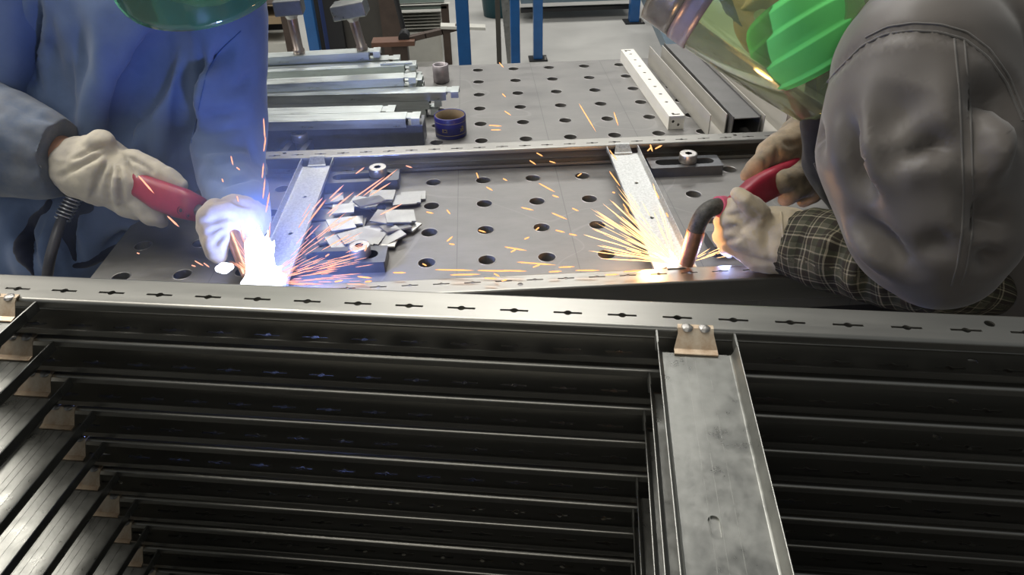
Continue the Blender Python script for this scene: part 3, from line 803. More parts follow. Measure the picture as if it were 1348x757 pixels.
def shield(name, O, a, n, R, L, phi, m, root, s0=0.0, rnd=0.5, t=0.0012, nu=40, nv=24, taper=0.0):
    """curved face shield: axis a, bulging towards n, rounded at its far end"""
    mm = a.cross(n)
    vs = []; fs = []
    for lay in (0, 1):
        for i in range(nu + 1):
            ph = phi * (2 * i / nu - 1)
            lim = s0 + (L - s0) * (1 - rnd * (1 - math.sqrt(max(0, 1 - (ph / phi * 0.985) ** 2))))
            for j in range(nv + 1):
                s = s0 + (lim - s0) * j / nv
                rr = (R - lay * t) * (1 - taper * (s / (L or 1.0)) ** 2)
                vs.append(O + a * s + (n * math.cos(ph) + mm * math.sin(ph)) * rr)
    N = (nu + 1) * (nv + 1)
    for i in range(nu):
        for j in range(nv):
            q = [i * (nv + 1) + j, (i + 1) * (nv + 1) + j, (i + 1) * (nv + 1) + j + 1, i * (nv + 1) + j + 1]
            fs.append(q); fs.append([k + N for k in q[::-1]])
    for i in range(nu):
        for j in (0, nv):
            k = i * (nv + 1) + j; k2 = k + nv + 1
            fs.append([k, k2, k2 + N, k + N])
    for j in range(nv):
        for i in (0, nu):
            k = i * (nv + 1) + j; fs.append([k, k + 1, k + 1 + N, k + N])
    mb = MB(); mb.add(vs, fs, True)
    o = child(mb.build(name, m, fix=False), root)
    return o
def head_parts(c, fw, up, mb):
    sd = fw.cross(up)
    ellipsoid(mb, c + up * .035 - fw * .012, sd * .074, fw * .094, up * .080)
    ellipsoid(mb, c - up * .02 + fw * .022, sd * .062, fw * .070, up * .085)
    ellipsoid(mb, c - up * .075 + fw * .050, sd * .036, fw * .036, up * .030)
    capsule(mb, (c + up * .012 + fw * .088, .010), (c - up * .020 + fw * .098, .012))
    ellipsoid(mb, c - up * .055 + fw * .086, sd * .026, fw * .012, up * .010)
    for s in (-1, 1):
        ellipsoid(mb, c - up * .005 + sd * (s * .076) - fw * .008, sd * .008, fw * .018, up * .030)
        ellipsoid(mb, c - up * .012 + sd * (s * .036) + fw * .066, sd * .022, fw * .018, up * .018)
        ellipsoid(mb, c + up * .030 + sd * (s * .032) + fw * .078, sd * .026, fw * .010, up * .009)
def face_kids(c, fw, up, root):
    sd = fw.cross(up)
    for s in (-1, 1):
        mb = MB(); ellipsoid(mb, c + up * .012 + sd * (s * .032) + fw * .071, sd * .012, fw * .011, up * .010); e = child(mb.build('eye', M_EYE), root)
        mb = MB(); ellipsoid(mb, c + up * .012 + sd * (s * .032) + fw * .0795, sd * .0055, fw * .004, up * .0055)
        i = mb.build('iris', M_IRIS); i.parent = e; i.matrix_parent_inverse = e.matrix_parent_inverse.copy()
    mb = MB()
    ellipsoid(mb, c + up * .048 - fw * .022, sd * .082, fw * .096, up * .082)
    me = blend([], .006, 3, extra=lambda q: ellipsoid(q, c + up * .050 - fw * .024, sd * .082, fw * .094, up * .082))
    rumple(me, .006, 40)
    part('hair', me, M_HAIR, root)

# ------------------------------------------------------------------ right worker
rw = empty('person', (0.90, -0.66, FLOOR))
tag(rw, 'worker in grey jacket and green mask leaning in from the right', 'person')
hc = at_y(1043, 4, -0.30); fw = cv(-.36, -.40, .84); up = cv(-.52, .82, .12); up = (up - fw * up.dot(fw)).normalized()
neck = ball(1125, 22, -0.33, 50)
pel = Vector((0.98, -0.62, -0.02))
sh_n = ball(1235, 60, -0.47, 60); sh_f = ball(1190, -10, -0.20, 55)
el_n = ball(1240, 362, -0.61, 40); wr_n = ball(1020, 316, -0.425, 24)
el_f = (Vector((0.80, -0.16, 0.20)), .040); wr_f = ball(1066, 176, -0.20, 22)
body = blend([[(hc - up * .06 - fw * .02, .055), (neck[0], .056), (Vector((0.80, -0.42, .40)), .085)],
              [(Vector((0.80, -0.42, .38)), .125), (Vector((0.92, -0.54, .18)), .125), (pel, .13)],
              [(Vector((0.80, -0.42, .38)), .08), sh_n], [(Vector((0.80, -0.42, .38)), .08), sh_f],
              [(sh_n[0], .05), (el_n[0], .038), (wr_n[0], .027), (ball(985, 300, -.415, 20))],
              [(sh_f[0], .05), el_f, (wr_f[0], .026), ball(1035, 200, -.235, 14)],
              [(pel + Vector((0, .09, -.02)), .085), (Vector((0.92, -0.56, -.42)), .06), (Vector((0.95, -0.56, FLOOR + .06)), .045), (Vector((0.86, -0.56, FLOOR + .045)), .035)],
              [(pel + Vector((0, -.07, -.02)), .085), (Vector((0.95, -0.73, -.42)), .06), (Vector((0.99, -0.73, FLOOR + .06)), .045), (Vector((0.90, -0.73, FLOOR + .045)), .035)]],
             .007, 6, extra=lambda mb: head_parts(hc, fw, up, mb))
body_o = part('body', body, M_SKIN, rw)
face_kids(hc, fw, up, rw)
# trousers and boots
tro = blend([[(pel + Vector((0, 0, .06)), .15), (pel, .155)], [(pel + Vector((0, .08, -.03)), .11), (Vector((0.92, -0.56, -.42)), .085), (Vector((0.95, -0.56, FLOOR + .12)), .07)],
             [(pel + Vector((0, -.07, -.03)), .11), (Vector((0.95, -0.73, -.42)), .085), (Vector((0.99, -0.73, FLOOR + .12)), .07)]], .012, 6)
rumple(tro, .02, 9); part('trousers', tro, M_TROUSER, rw)
for x, y in ((0.95, -0.56), (0.99, -0.73)):
    bt = blend([[(Vector((x, y, FLOOR + .13)), .05), (Vector((x, y, FLOOR + .05)), .05), (Vector((x - .10, y, FLOOR + .045)), .044), (Vector((x - .17, y, FLOOR + .04)), .038)]], .008, 4)
    c_ = coords(bt); c_[:, 2] = np.maximum(c_[:, 2], FLOOR + .0005); setco(bt, c_)
    part('boot', bt, M_BOOT, rw)
# jacket: torso, near sleeve, far sleeve
jk = blend([[(Vector((0.80, -0.42, .38)), .155), (Vector((0.92, -0.54, .18)), .16), (pel + Vector((0, 0, .03)), .165)], [(Vector((0.80, -0.42, .38)), .12), (sh_f[0], .085)], [ball(1212, 95, -.50, 112), ball(1210, 190, -.55, 128), ball(1228, 285, -.60, 113), ball(1238, 330, -.62, 80)],
            [ball(1225, 60, -.46, 100), ball(1300, 30, -.40, 130), ball(1420, 150, -.42, 175), ball(1470, 330, -.50, 190), (pel + Vector((0, 0, .10)), .17)],
            [ball(1150, 70, -.40, 62), ball(1142, 130, -.40, 72), ball(1158, 215, -.41, 76), ball(1210, 300, -.46, 90), ball(1300, 320, -.50, 120)],
            [ball(1150, 70, -.38, 55), ball(1300, 20, -.36, 120)],
            [ball(1220, -20, -.26, 80), (el_f[0], .072), (Vector((0.70, -0.17, 0.19)), .058), (wr_f[0] + Vector((.035, .01, .01)), .046)]],
           .008, 10)
crease(jk, [([(1112, 150), (1118, 190), (1128, 235), (1150, 270)], 0.0152, 0.0272), ([(1130, 150), (1142, 200), (1162, 260)], 0.0133, -0.0136), ([(1200, 110), (1180, 150), (1175, 190)], 0.0285, 0.0204),
            ([(1185, 205), (1220, 190), (1262, 195)], 0.0171, 0.0221), ([(1180, 238), (1220, 218), (1262, 228)], 0.0152, -0.0102), ([(1125, 285), (1150, 310), (1195, 358)], 0.0133, 0.0255), ([(1112, 300), (1138, 330), (1172, 365)], 0.0114, -0.0136),
            ([(1285, 150), (1300, 120), (1325, 125), (1342, 170)], 0.0171, 0.0306), ([(1300, 240), (1310, 190), (1318, 160)], 0.0133, -0.0238), ([(1285, 262), (1300, 290), (1335, 300)], 0.0152, 0.0238), ([(1290, 330), (1310, 345), (1325, 335)], 0.0133, 0.0204),
            ([(1205, 330), (1235, 322), (1262, 335)], 0.0133, 0.0136), ([(1080, 135), (1075, 165), (1082, 200)], 0.0114, 0.0170)])
ARM = [(1068, 215), (1062, 160), (1075, 125), (1100, 95), (1135, 60), (1165, 45), (1200, 40), (1235, 42), (1270, 52), (1300, 75), (1325, 110), (1346, 160)]
crease(jk, [(ARM, .007, .005), ([(x + 0, y + 12) for x, y in ARM[3:9]], .008, -.0025)] + [([(x, y + 3), (x + d, y + 14)], .005, .003) for x, y, d in ((1160, 47, -3), (1178, 44, -2), (1195, 41, 0), (1212, 41, 1), (1228, 42, 2), (1245, 44, 2))])
SEAM1 = [(1256, 50), (1262, 110), (1266, 180), (1268, 250), (1266, 310), (1260, 350), (1252, 378)]
crease(jk, [(SEAM1, .006, .003), ([(x + 13, y) for x, y in SEAM1], .006, .003), ([(x + 6, y) for x, y in SEAM1], .005, -.003)])
rumple(jk, .004, 4)
part('jacket', jk, M_JACKET, rw)
seam('sleeve_seam', jk, SEAM1, .0013, M_JACKET_SEAM, rw); seam('sleeve_seam', jk, [(x + 13, y) for x, y in SEAM1], .0013, M_JACKET_SEAM, rw)
seam('shoulder_seam', jk, ARM, .0016, M_JACKET_SEAM, rw); seam('shoulder_seam', jk, [(x + (8 if i > 7 else 3), y - 10) for i, (x, y) in enumerate(ARM[4:])], .0012, M_JACKET_SEAM, rw)
# front panel between the near sleeve and the torch, its black partly painted shade
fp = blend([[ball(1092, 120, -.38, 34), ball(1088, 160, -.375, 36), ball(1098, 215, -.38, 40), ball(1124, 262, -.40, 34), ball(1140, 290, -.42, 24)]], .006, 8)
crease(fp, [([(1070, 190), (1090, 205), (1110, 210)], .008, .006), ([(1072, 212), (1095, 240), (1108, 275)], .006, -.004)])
rumple(fp, .006, 14); part('front_panel', fp, M_LINING_AND_SHADE, rw)
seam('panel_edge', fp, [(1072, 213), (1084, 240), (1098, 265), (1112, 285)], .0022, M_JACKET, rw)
# collar
cl = blend([[ball(1098, 66, -.33, 10), ball(1108, 38, -.33, 13), ball(1125, 5, -.33, 17), ball(1150, -40, -.34, 20)], [ball(1118, 50, -.36, 10), ball(1135, 15, -.37, 16), ball(1170, -20, -.38, 20)]], .005, 6)
part('collar', cl, M_LINING_AND_SHADE, rw)
# plaid shirt sleeve
M_PLAID = bpy.data.materials.new('plaid_flannel'); M_PLAID.use_nodes = True
nt = M_PLAID.node_tree; bs = nt.nodes['Principled BSDF']; bs.inputs['Roughness'].default_value = 0.9; bs.inputs['Specular IOR Level'].default_value = 0.15
att = nt.nodes.new('ShaderNodeAttribute'); att.attribute_name = 'weave'
sp = nt.nodes.new('ShaderNodeSeparateXYZ'); nt.links.new(att.outputs['Vector'], sp.inputs[0])
def mth(op, a, b=None):
    n = nt.nodes.new('ShaderNodeMath'); n.operation = op
    for i, x in enumerate((a, b)):
        if x is None: continue
        if isinstance(x, (int, float)): n.inputs[i].default_value = x
        else: nt.links.new(x, n.inputs[i])
    return n.outputs[0]
def stripes(coord, period, lines):
    f = mth('FRACT', mth('MULTIPLY', coord, 1.0 / period)); out = None
    for c, w, amp in lines:
        l = mth('MULTIPLY', mth('LESS_THAN', mth('ABSOLUTE', mth('SUBTRACT', f, c)), w / 2), amp)
        out = l if out is None else mth('ADD', out, l)
    return out
tot = mth('ADD', stripes(sp.outputs[0], .036, [(.12, .06, .42), (.25, .04, .25), (.62, .30, .10), (.80, .045, .30)]), stripes(sp.outputs[1], .032, [(.15, .07, .40), (.30, .05, .2), (.7, .28, .10), (.62, .05, .28)]))
rp = nt.nodes.new('ShaderNodeValToRGB')
rp.color_ramp.elements[0].color = (0.034, 0.028, 0.022, 1); rp.color_ramp.elements[1].color = (0.36, 0.31, 0.225, 1)
e_ = rp.color_ramp.elements.new(0.10); e_.color = (0.045, 0.045, 0.030, 1)
nt.links.new(tot, rp.inputs[0]); nt.links.new(rp.outputs[0], bs.inputs['Base Color'])
ch = [ball(1300, 385, -.62, 32), ball(1235, 366, -.61, 50), ball(1150, 344, -.54, 57), ball(1075, 326, -.47, 52), ball(1042, 320, -.44, 43)]
pl = blend([ch], .006, 6)
crease(pl, [([(1128, 300), (1098, 335), (1095, 385)], .011, .011), ([(1112, 292), (1080, 325), (1080, 370)], .010, -.006), ([(1075, 285), (1052, 315), (1050, 350)], .009, .006), ([(1160, 330), (1135, 362), (1140, 395)], .011, .010),
            ([(1090, 305), (1110, 300), (1130, 305)], .012, .010), ([(1195, 352), (1175, 380), (1180, 405)], .010, .008), ([(1148, 340), (1120, 360), (1122, 395)], .010, -.006), ([(1060, 300), (1040, 320), (1035, 345)], .008, -.005), ([(1225, 375), (1205, 395), (1210, 412)], .009, .007)])
co = coords(pl)
A_ = np.array([c[0] for c in ch]); seg = np.linalg.norm(np.diff(A_, axis=0), axis=1); cum = np.concatenate([[0], np.cumsum(seg)])
W_ = np.zeros((len(co), 3)); best = np.full(len(co), 1e9)
for i in range(len(A_) - 1):
    d = A_[i + 1] - A_[i]; L = np.linalg.norm(d); d = d / L
    t = np.clip((co - A_[i]) @ d, 0, L); q = A_[i] + t[:, None] * d; dist = np.linalg.norm(co - q, axis=1)
    e1 = np.cross(d, [0, 0, 1.0]); e1 /= np.linalg.norm(e1); e2 = np.cross(d, e1)
    ang = np.arctan2((co - q) @ e2, (co - q) @ e1)
    m_ = dist < best; best[m_] = dist[m_]; W_[m_, 0] = (cum[i] + t)[m_]; W_[m_, 1] = (ang * 0.05)[m_]
rumple(pl, .004, 18)
at_ = pl.attributes.new('weave', 'FLOAT_VECTOR', 'POINT'); at_.data.foreach_set('vector', W_.ravel())
part('shirt_sleeve', pl, M_PLAID, rw)

# near glove: gauntlet, palm, five fingers round the torch neck
def glove(chains, voxel, folds, m, root, rum=.0025, smooth=5, rs=35):
    g = blend(chains, voxel, smooth); crease(g, folds); rumple(g, rum, rs); return part('glove', g, m, root)
glove([[ball(1036, 318, -.430, 45), ball(1022, 316, -.428, 46)], [ball(1020, 316, -.428, 44), ball(985, 302, -.418, 34), ball(968, 288, -.412, 22)],
       [ball(1000, 330, -.43, 28), ball(965, 318, -.41, 16)],
       [ball(978, 272, -.415, 14), ball(958, 272, -.395, 11), ball(955, 280, -.372, 10)],
       [ball(966, 288, -.412, 14), ball(950, 294, -.39, 11), ball(953, 301, -.368, 10)],
       [ball(966, 303, -.412, 14), ball(948, 311, -.39, 11), ball(954, 316, -.368, 10)],
       [ball(970, 318, -.415, 13), ball(954, 327, -.395, 10), ball(960, 331, -.375, 9)],
       [ball(1000, 282, -.438, 16), ball(980, 262, -.436, 12), ball(971, 254, -.425, 10)]], .0036,
      [([(1000, 285), (975, 300), (960, 318)], 0.0060, 0.0068), ([(1012, 280), (1008, 320), (1015, 355)], 0.0060, 0.0051), ([(985, 272), (1000, 292), (1020, 285)], 0.0050, 0.0051), ([(960, 282), (975, 290), (985, 310)], 0.0040, 0.0051), ([(957, 300), (970, 308), (985, 325)], 0.0040, 0.0051), ([(949, 302), (962, 300), (978, 296)], .0034, .006), ([(948, 319), (962, 316), (978, 312)], .0034, .006), ([(952, 284), (964, 282), (978, 280)], .0034, .005), ([(985, 340), (1005, 345), (1025, 350)], 0.0050, 0.0051)], M_GLOVE, rw)
seam('cuff_hem', bpy.data.objects['glove'].data, [(1028, 278), (1030, 300), (1032, 330), (1030, 356)], .002, M_GLOVE, rw)
# far glove on the red handle
glove([[ball(1062, 172, -.20, 27), ball(1040, 190, -.225, 25)], [ball(1040, 190, -.225, 25), ball(1015, 202, -.245, 20)],
       [ball(1020, 198, -.245, 17), ball(1000, 214, -.262, 13), ball(982, 232, -.272, 9)],
       [ball(1045, 205, -.215, 18), ball(1022, 222, -.235, 14), ball(1000, 226, -.255, 11)],
       [ball(1050, 212, -.22, 20), ball(1050, 232, -.285, 15), ball(1030, 240, -.312, 14), ball(1018, 250, -.310, 11)],
       [ball(1062, 215, -.22, 20), ball(1064, 240, -.285, 15), ball(1046, 254, -.308, 13), ball(1034, 261, -.302, 11)],
       [ball(1066, 205, -.22, 18), ball(1076, 228, -.275, 13), ball(1070, 254, -.292, 13), ball(1058, 262, -.290, 11)]], .0036,
      [([(1000, 200), (1008, 212), (1006, 225)], .005, .004), ([(1020, 190), (1025, 205), (1020, 220)], .005, .004), ([(1030, 185), (1042, 192), (1050, 190)], .005, .004), ([(1040, 235), (1050, 243), (1052, 252)], .005, .003)], M_GLOVE_B, rw)
# far sleeve end (dark cuff)
cf = blend([[ball(1088, 172, -.185, 36), ball(1074, 186, -.20, 34)]], .005, 4); part('cuff', cf, M_LINING_AND_SHADE, rw)

# mask with pleats and ear loops
sd = fw.cross(up); mc = hc - up * .050 + fw * .012
def mask_pt(s, t, off=0.0):
    """s across the face (-1..1), t from the nose bridge (1) to the chin (-1)"""
    ph = s * 1.32; R_ = .090 - .010 * t * t + .010 * (1 - s * s)
    pleat = .0042 * ((t * 1.6 + 0.3) % 1.0) * (1 - s * s) if abs(t) < .95 else 0
    r2 = R_ + pleat + off - .006 * abs(s) ** 3 + (.010 * math.exp(-((s) / .22) ** 2) * max(0, t))
    return mc + fw * (math.cos(ph) * r2 + .004) + sd * (math.sin(ph) * r2 * .92) + up * (t * (.054 - .018 * s * s) + .012 - .012 * s * s)
mb = MB(); nu, nv = 40, 40; vs = []; fs = []
for lay in (0, 1):
    for i in range(nu + 1):
        for j in range(nv + 1): vs.append(mask_pt(2 * i / nu - 1, 2 * j / nv - 1, -.0012 * lay))
N_ = (nu + 1) * (nv + 1)
for i in range(nu):
    for j in range(nv):
        q = [i * (nv + 1) + j, (i + 1) * (nv + 1) + j, (i + 1) * (nv + 1) + j + 1, i * (nv + 1) + j + 1]
        fs += [q, [k + N_ for k in q[::-1]]]
mb.add(vs, fs, True)
mk = child(mb.build('face_mask', M_MASK), rw)
for s in (-1, 1):
    ear = hc - up * .0 + sd * (s * .080) - fw * .012
    for t in (.8, -.8):
        mb = MB(); a = mask_pt(s, t); mb.tube([a, (a + ear) / 2 + sd * s * .008, ear + up * (.02 if t > 0 else -.02)], .0018, 6)
        o = mb.build('ear_loop', M_STRAP); o.parent = mk; o.matrix_parent_inverse = mk.matrix_parent_inverse.copy()
# clear green visor
va = cv(.795, -.60, .05); vn = cv(-.38, -.68, .62); vn = (vn - va * vn.dot(va)).normalized(); vo = cv(-.57, -.82, .0); vo = (vo - va * vo.dot(va)).normalized()
VR = 0.112
pA = at_y(884, 40, -0.30) ; O_ = pA - vo * VR
M_VISOR = clear_sheet('clear_green_sheet', (0.84, 0.97, 0.66), dif=.13)
vz = shield('visor', O_, va, vn, VR, .238, 1.45, M_VISOR, rw, s0=0.0, rnd=.35, taper=.10)
shield('visor_band', O_, va, vn, VR + .0018, .026, 1.5, M_BAND, rw, s0=-.004, rnd=0.0, t=.002, nv=3)
shield('visor_brow', O_, va, vn, VR + .0005, -.004, 1.5, clear_sheet('pale_sheet_edge', (.85, .8, .72), .1, .2), rw, s0=-.05, rnd=0.0, t=.002, nv=3)

# ------------------------------------------------------------------ left worker
lw = empty('person', (-0.98, 0.16, FLOOR))
tag(lw, 'worker in blue work clothes and green visor leaning in from the left, torch in gloves', 'person')
hc2 = at_y(262, -95, -0.10); fw2 = cv(.12, -.50, .85); up2 = cv(.10, .85, .45); up2 = (up2 - fw2 * up2.dot(fw2)).normalized()
pel2 = Vector((-0.93, .16, -.10))
chest2 = at_y(170, 20, .12)
sl = ball(285, -15, .04, 45); sr_ = ball(40, -50, .06, 45)
wr_r = ball(86, 206, -.15, 26)
body2 = blend([[(hc2 - up2 * .06 - fw2 * .02, .055), (at_y(205, -45, .06), .058), (chest2, .09)],
               [(chest2, .12), (at_y(110, 220, .16), .12), (pel2, .13)],
               [(chest2, .09), (sl[0], .055)], [(chest2, .09), (sr_[0], .055)],
               [(sl[0], .052), (at_y(298, 90, .0), .040), (at_y(302, 175, -.03), .036), (at_y(304, 232, -.09), .030), (at_y(316, 268, -.20), .024), (at_y(318, 284, -.27), .022), (at_y(300, 294, -.325), .018)],
               [(sr_[0], .052), (at_y(-70, 150, -.06), .042), wr_r, ball(150, 238, -.165, 20)],
               [(pel2 + Vector((0, .09, -.02)), .085), (Vector((-0.96, .26, -.46)), .06), (Vector((-1.0, .26, FLOOR + .06)), .045), (Vector((-0.90, .25, FLOOR + .045)), .035)],
               [(pel2 + Vector((0, -.09, -.02)), .085), (Vector((-0.98, .06, -.46)), .06), (Vector((-1.02, .06, FLOOR + .06)), .045), (Vector((-0.92, .05, FLOOR + .045)), .035)]],
              .008, 6, extra=lambda mb: head_parts(hc2, fw2, up2, mb))
part('body', body2, M_SKIN, lw); face_kids(hc2, fw2, up2, lw)
tro = blend([[(pel2 + Vector((0, 0, .04)), .155), (pel2, .155)], [(pel2 + Vector((0, .08, -.03)), .11), (Vector((-0.96, .26, -.46)), .085), (Vector((-1.0, .26, FLOOR + .12)), .07)],
             [(pel2 + Vector((0, -.08, -.03)), .11), (Vector((-0.98, .06, -.46)), .085), (Vector((-1.02, .06, FLOOR + .12)), .07)]], .012, 6)
rumple(tro, .02, 9); part('trousers', tro, M_TROUSER, lw)
for x, y in ((-1.0, .26), (-1.02, .06)):
    bt = blend([[(Vector((x, y, FLOOR + .13)), .05), (Vector((x, y, FLOOR + .05)), .05), (Vector((x + .10, y, FLOOR + .045)), .044), (Vector((x + .17, y, FLOOR + .04)), .038)]], .008, 4)
    c_ = coords(bt); c_[:, 2] = np.maximum(c_[:, 2], FLOOR + .0005); setco(bt, c_)
    part('boot', bt, M_BOOT, lw)
# blue smock with the sleeve on our right
sm = blend([[(chest2, .15), (at_y(110, 220, .16), .15), (pel2 + Vector((0, 0, .02)), .165)], [(chest2, .12), (sr_[0], .085)], [ball(255, -20, .06, 75), ball(160, 10, .10, 120), ball(60, -30, .09, 85)], [ball(200, 30, .08, 115), ball(180, 160, .06, 112), ball(130, 250, .03, 105), ball(70, 330, .0, 110), ball(30, 420, .04, 120)],
            [ball(110, 90, .10, 110), ball(60, 240, .08, 120), ball(20, 330, .06, 110)],
            [ball(150, 262, -.05, 66), ball(120, 300, -.09, 58), ball(78, 335, -.11, 56)],
            [ball(288, -10, .02, 60), ball(298, 90, .0, 54), ball(300, 170, -.03, 51), ball(304, 232, -.09, 46), ball(316, 264, -.20, 40), ball(320, 278, -.265, 36)]], .008, 9)
crease(sm, [([(100, 20), (108, 80), (104, 140)], .016, .014), ([(128, 15), (134, 70), (140, 120)], .014, -.010), ([(180, 150), (195, 200), (200, 235)], .012, .012), ([(230, 190), (220, 225), (205, 215)], .010, .010), ([(290, 40), (300, 90), (296, 130)], .014, .010), ([(320, 170), (335, 200), (338, 235)], .010, .008), ([(220, 48), (192, 108), (166, 155), (146, 192)], .018, .040), ([(215, 45), (185, 110), (150, 190)], 0.0285, 0.0540), ([(205, 40), (165, 110), (140, 170)], 0.0152, -0.0180), ([(245, 45), (238, 130), (228, 190)], 0.0076, 0.0108), ([(262, 60), (250, 140), (238, 210)], 0.0142, 0.0324), ([(275, 80), (268, 120), (262, 160)], 0.0114, -0.0216),
            ([(302, 62), (282, 80), (270, 95)], 0.0114, 0.0252), ([(60, 10), (65, 90), (80, 140)], 0.0228, 0.0180), ([(45, 0), (42, 60), (46, 130)], 0.0114, 0.0360),
            ([(262, 155), (295, 150), (325, 145)], 0.0095, 0.0144), ([(255, 175), (290, 172), (330, 165)], 0.0095, 0.0108), ([(300, 120), (320, 110), (335, 95)], 0.0095, 0.0126), ([(255, 205), (290, 212), (330, 205)], 0.0085, -0.0108), ([(270, 232), (300, 240), (335, 232)], 0.0085, 0.0126),
            ([(135, 330), (165, 312), (200, 318)], 0.0114, 0.0252), ([(95, 265), (85, 310), (100, 350)], 0.0114, 0.0360), ([(150, 270), (170, 285), (205, 290)], 0.0095, 0.0108), ([(40, 270), (28, 310), (40, 345)], 0.0152, 0.0324), ([(65, 290), (60, 330), (66, 360)], 0.0095, -0.0180),
            ([(120, 100), (112, 150), (118, 200)], 0.0285, -0.0144), ([(90, 60), (85, 120), (95, 170)], 0.0209, 0.0144)])
rumple(sm, .006, 8)
part('smock', sm, M_BLUECLOTH, lw)
seam('arm_seam', sm, [(318, 40), (290, 66), (272, 95), (262, 140), (252, 190)], .0012, fabric('dark_blue_seam', (.06, .11, .26), (.05, .09, .2)), lw, lift=.0006)
M_FOLD_SHADE = fabric('fold_shade_navy', (.018, .022, .045), (.012, .015, .03))  # near-black strips laid on the smock stand in for deep fold shadow
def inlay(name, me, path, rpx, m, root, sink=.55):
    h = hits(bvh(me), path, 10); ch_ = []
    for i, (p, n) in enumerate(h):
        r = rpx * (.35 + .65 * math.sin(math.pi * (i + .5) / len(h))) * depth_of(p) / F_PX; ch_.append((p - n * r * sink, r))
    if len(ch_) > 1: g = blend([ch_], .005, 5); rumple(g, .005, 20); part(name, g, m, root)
inlay('fold_shade', sm, [(112, 252), (100, 284), (92, 312), (100, 340)], 17, M_FOLD_SHADE, lw)
inlay('fold_shade', sm, [(66, 266), (44, 296), (30, 326), (46, 368)], 13, M_FOLD_SHADE, lw)
inlay('fold_shade', sm, [(85, 355), (115, 348), (150, 330), (180, 318)], 9, M_FOLD_SHADE, lw)
# upper arm and grey sleeve on the left
ua = blend([[(sr_[0], .082), (at_y(-70, 150, -.06), .075), ball(-75, 165, -.10, 70)], [ball(22, -60, .02, 42), ball(10, 20, -.01, 34), ball(5, 110, -.04, 36), ball(-60, 150, -.06, 45)]], .008, 6)
rumple(ua, .004, 10); part('upper_sleeve', ua, M_BLUECLOTH, lw)
gs = blend([[ball(-75, 165, -.10, 80), ball(0, 186, -.13, 73), ball(48, 200, -.145, 62), ball(70, 202, -.15, 50)]], .006, 6)
crease(gs, [([(10, 125), (45, 150), (90, 165)], .012, .006), ([(0, 215), (40, 225), (62, 215)], .014, .008), ([(60, 235), (72, 220), (88, 200)], .006, -.004), ([(15, 165), (40, 180), (60, 205)], .016, .006), ([(45, 245), (60, 238), (64, 226)], .006, .005)])
clip_end(gs, at_y(84, 200, -.148), (at_y(90, 204, -.152) - at_y(0, 186, -.13)).normalized()); rumple(gs, .005, 14); part('grey_sleeve', gs, M_GREYSLEEVE, lw)
# glove on the torch handle (our left)
glove([[ball(98, 222, -.152, 33), ball(112, 222, -.158, 42), ball(132, 225, -.163, 46)], [ball(125, 200, -.160, 26), ball(133, 190, -.162, 20), ball(130, 182, -.162, 12)], [ball(130, 226, -.163, 44), ball(168, 238, -.175, 38), ball(186, 240, -.185, 28)],
       [ball(172, 215, -.172, 20), ball(205, 225, -.190, 15), ball(228, 237, -.200, 13), ball(238, 243, -.205, 10)],
       [ball(185, 232, -.190, 16), ball(205, 255, -.165, 13), ball(210, 266, -.150, 11)],
       [ball(182, 250, -.190, 17), ball(200, 268, -.215, 13), ball(206, 284, -.222, 12), ball(212, 292, -.215, 10)],
       [ball(172, 258, -.190, 16), ball(188, 276, -.215, 12), ball(200, 288, -.220, 11)],
       [ball(150, 258, -.185, 18), ball(165, 274, -.200, 13), ball(180, 279, -.205, 11)]], .0036,
      [([(148, 198), (128, 232), (118, 272)], 0.0050, 0.0107), ([(150, 200), (142, 240), (146, 280)], 0.0050, 0.0089), ([(152, 200), (158, 235), (162, 270)], 0.0043, 0.0089), ([(154, 198), (172, 225), (180, 255)], 0.0043, 0.0089), ([(146, 198), (110, 215), (80, 232)], 0.0050, 0.0089),
       ([(150, 192), (120, 196), (95, 210)], 0.0043, 0.0089), ([(138, 205), (122, 240), (112, 262)], 0.0043, -0.0054), ([(152, 205), (150, 240), (154, 275)], 0.0036, -0.0054), ([(165, 205), (185, 215), (200, 228)], 0.0036, 0.0071)], M_GLOVE_W, lw)
# glove steadying the neck (our right)
glove([[ball(322, 285, -.27, 34), ball(312, 292, -.30, 35), ball(296, 292, -.325, 30)],
       [ball(285, 278, -.325, 17), ball(272, 284, -.345, 13), ball(268, 300, -.352, 11)],
       [ball(283, 290, -.335, 16), ball(274, 302, -.355, 13), ball(276, 318, -.365, 12)],
       [ball(290, 300, -.345, 15), ball(277, 318, -.368, 12), ball(280, 332, -.375, 11)],
       [ball(300, 308, -.345, 15), ball(288, 324, -.368, 12), ball(290, 338, -.375, 10)],
       [ball(330, 300, -.31, 17), ball(330, 322, -.345, 13), ball(322, 336, -.355, 11)]], .0036,
      [([(268, 292), (280, 290), (292, 284)], .0034, .006), ([(270, 308), (282, 304), (294, 298)], .0034, .006), ([(280, 326), (286, 318), (296, 308)], .0034, .006), ([(275, 268), (300, 262), (330, 272)], .006, .004), ([(282, 292), (300, 285), (318, 290)], .006, .005), ([(272, 310), (285, 312), (295, 305)], .004, .003), ([(300, 300), (312, 310), (315, 325)], .006, .005)], M_GLOVE_B if False else fabric('grey_suede', (.50, .42, .33), (.34, .29, .25), weave=500, blotch=20, bump=.5), lw)
# dark green visor, lower rim in view
va2 = cv(.06, -.80, -.60); vn2 = cv(.06, -.55, .80); vn2 = (vn2 - va2 * vn2.dot(va2)).normalized()
M_VIS2 = clear_sheet('dark_green_sheet', (0.32, 0.70, 0.45), .16, .08, .14)
pb = at_y(250, 41, -0.24)
shield('visor', pb - vn2 * .140 - va2 * .23, va2, vn2, .140, .23, 1.35, M_VIS2, lw, rnd=.42)
shield('visor_brow', pb - vn2 * .140 - va2 * .23, va2, vn2, .142, .0, 1.4, M_BAND, lw, s0=-.04, rnd=0.0, t=.004, nv=3)

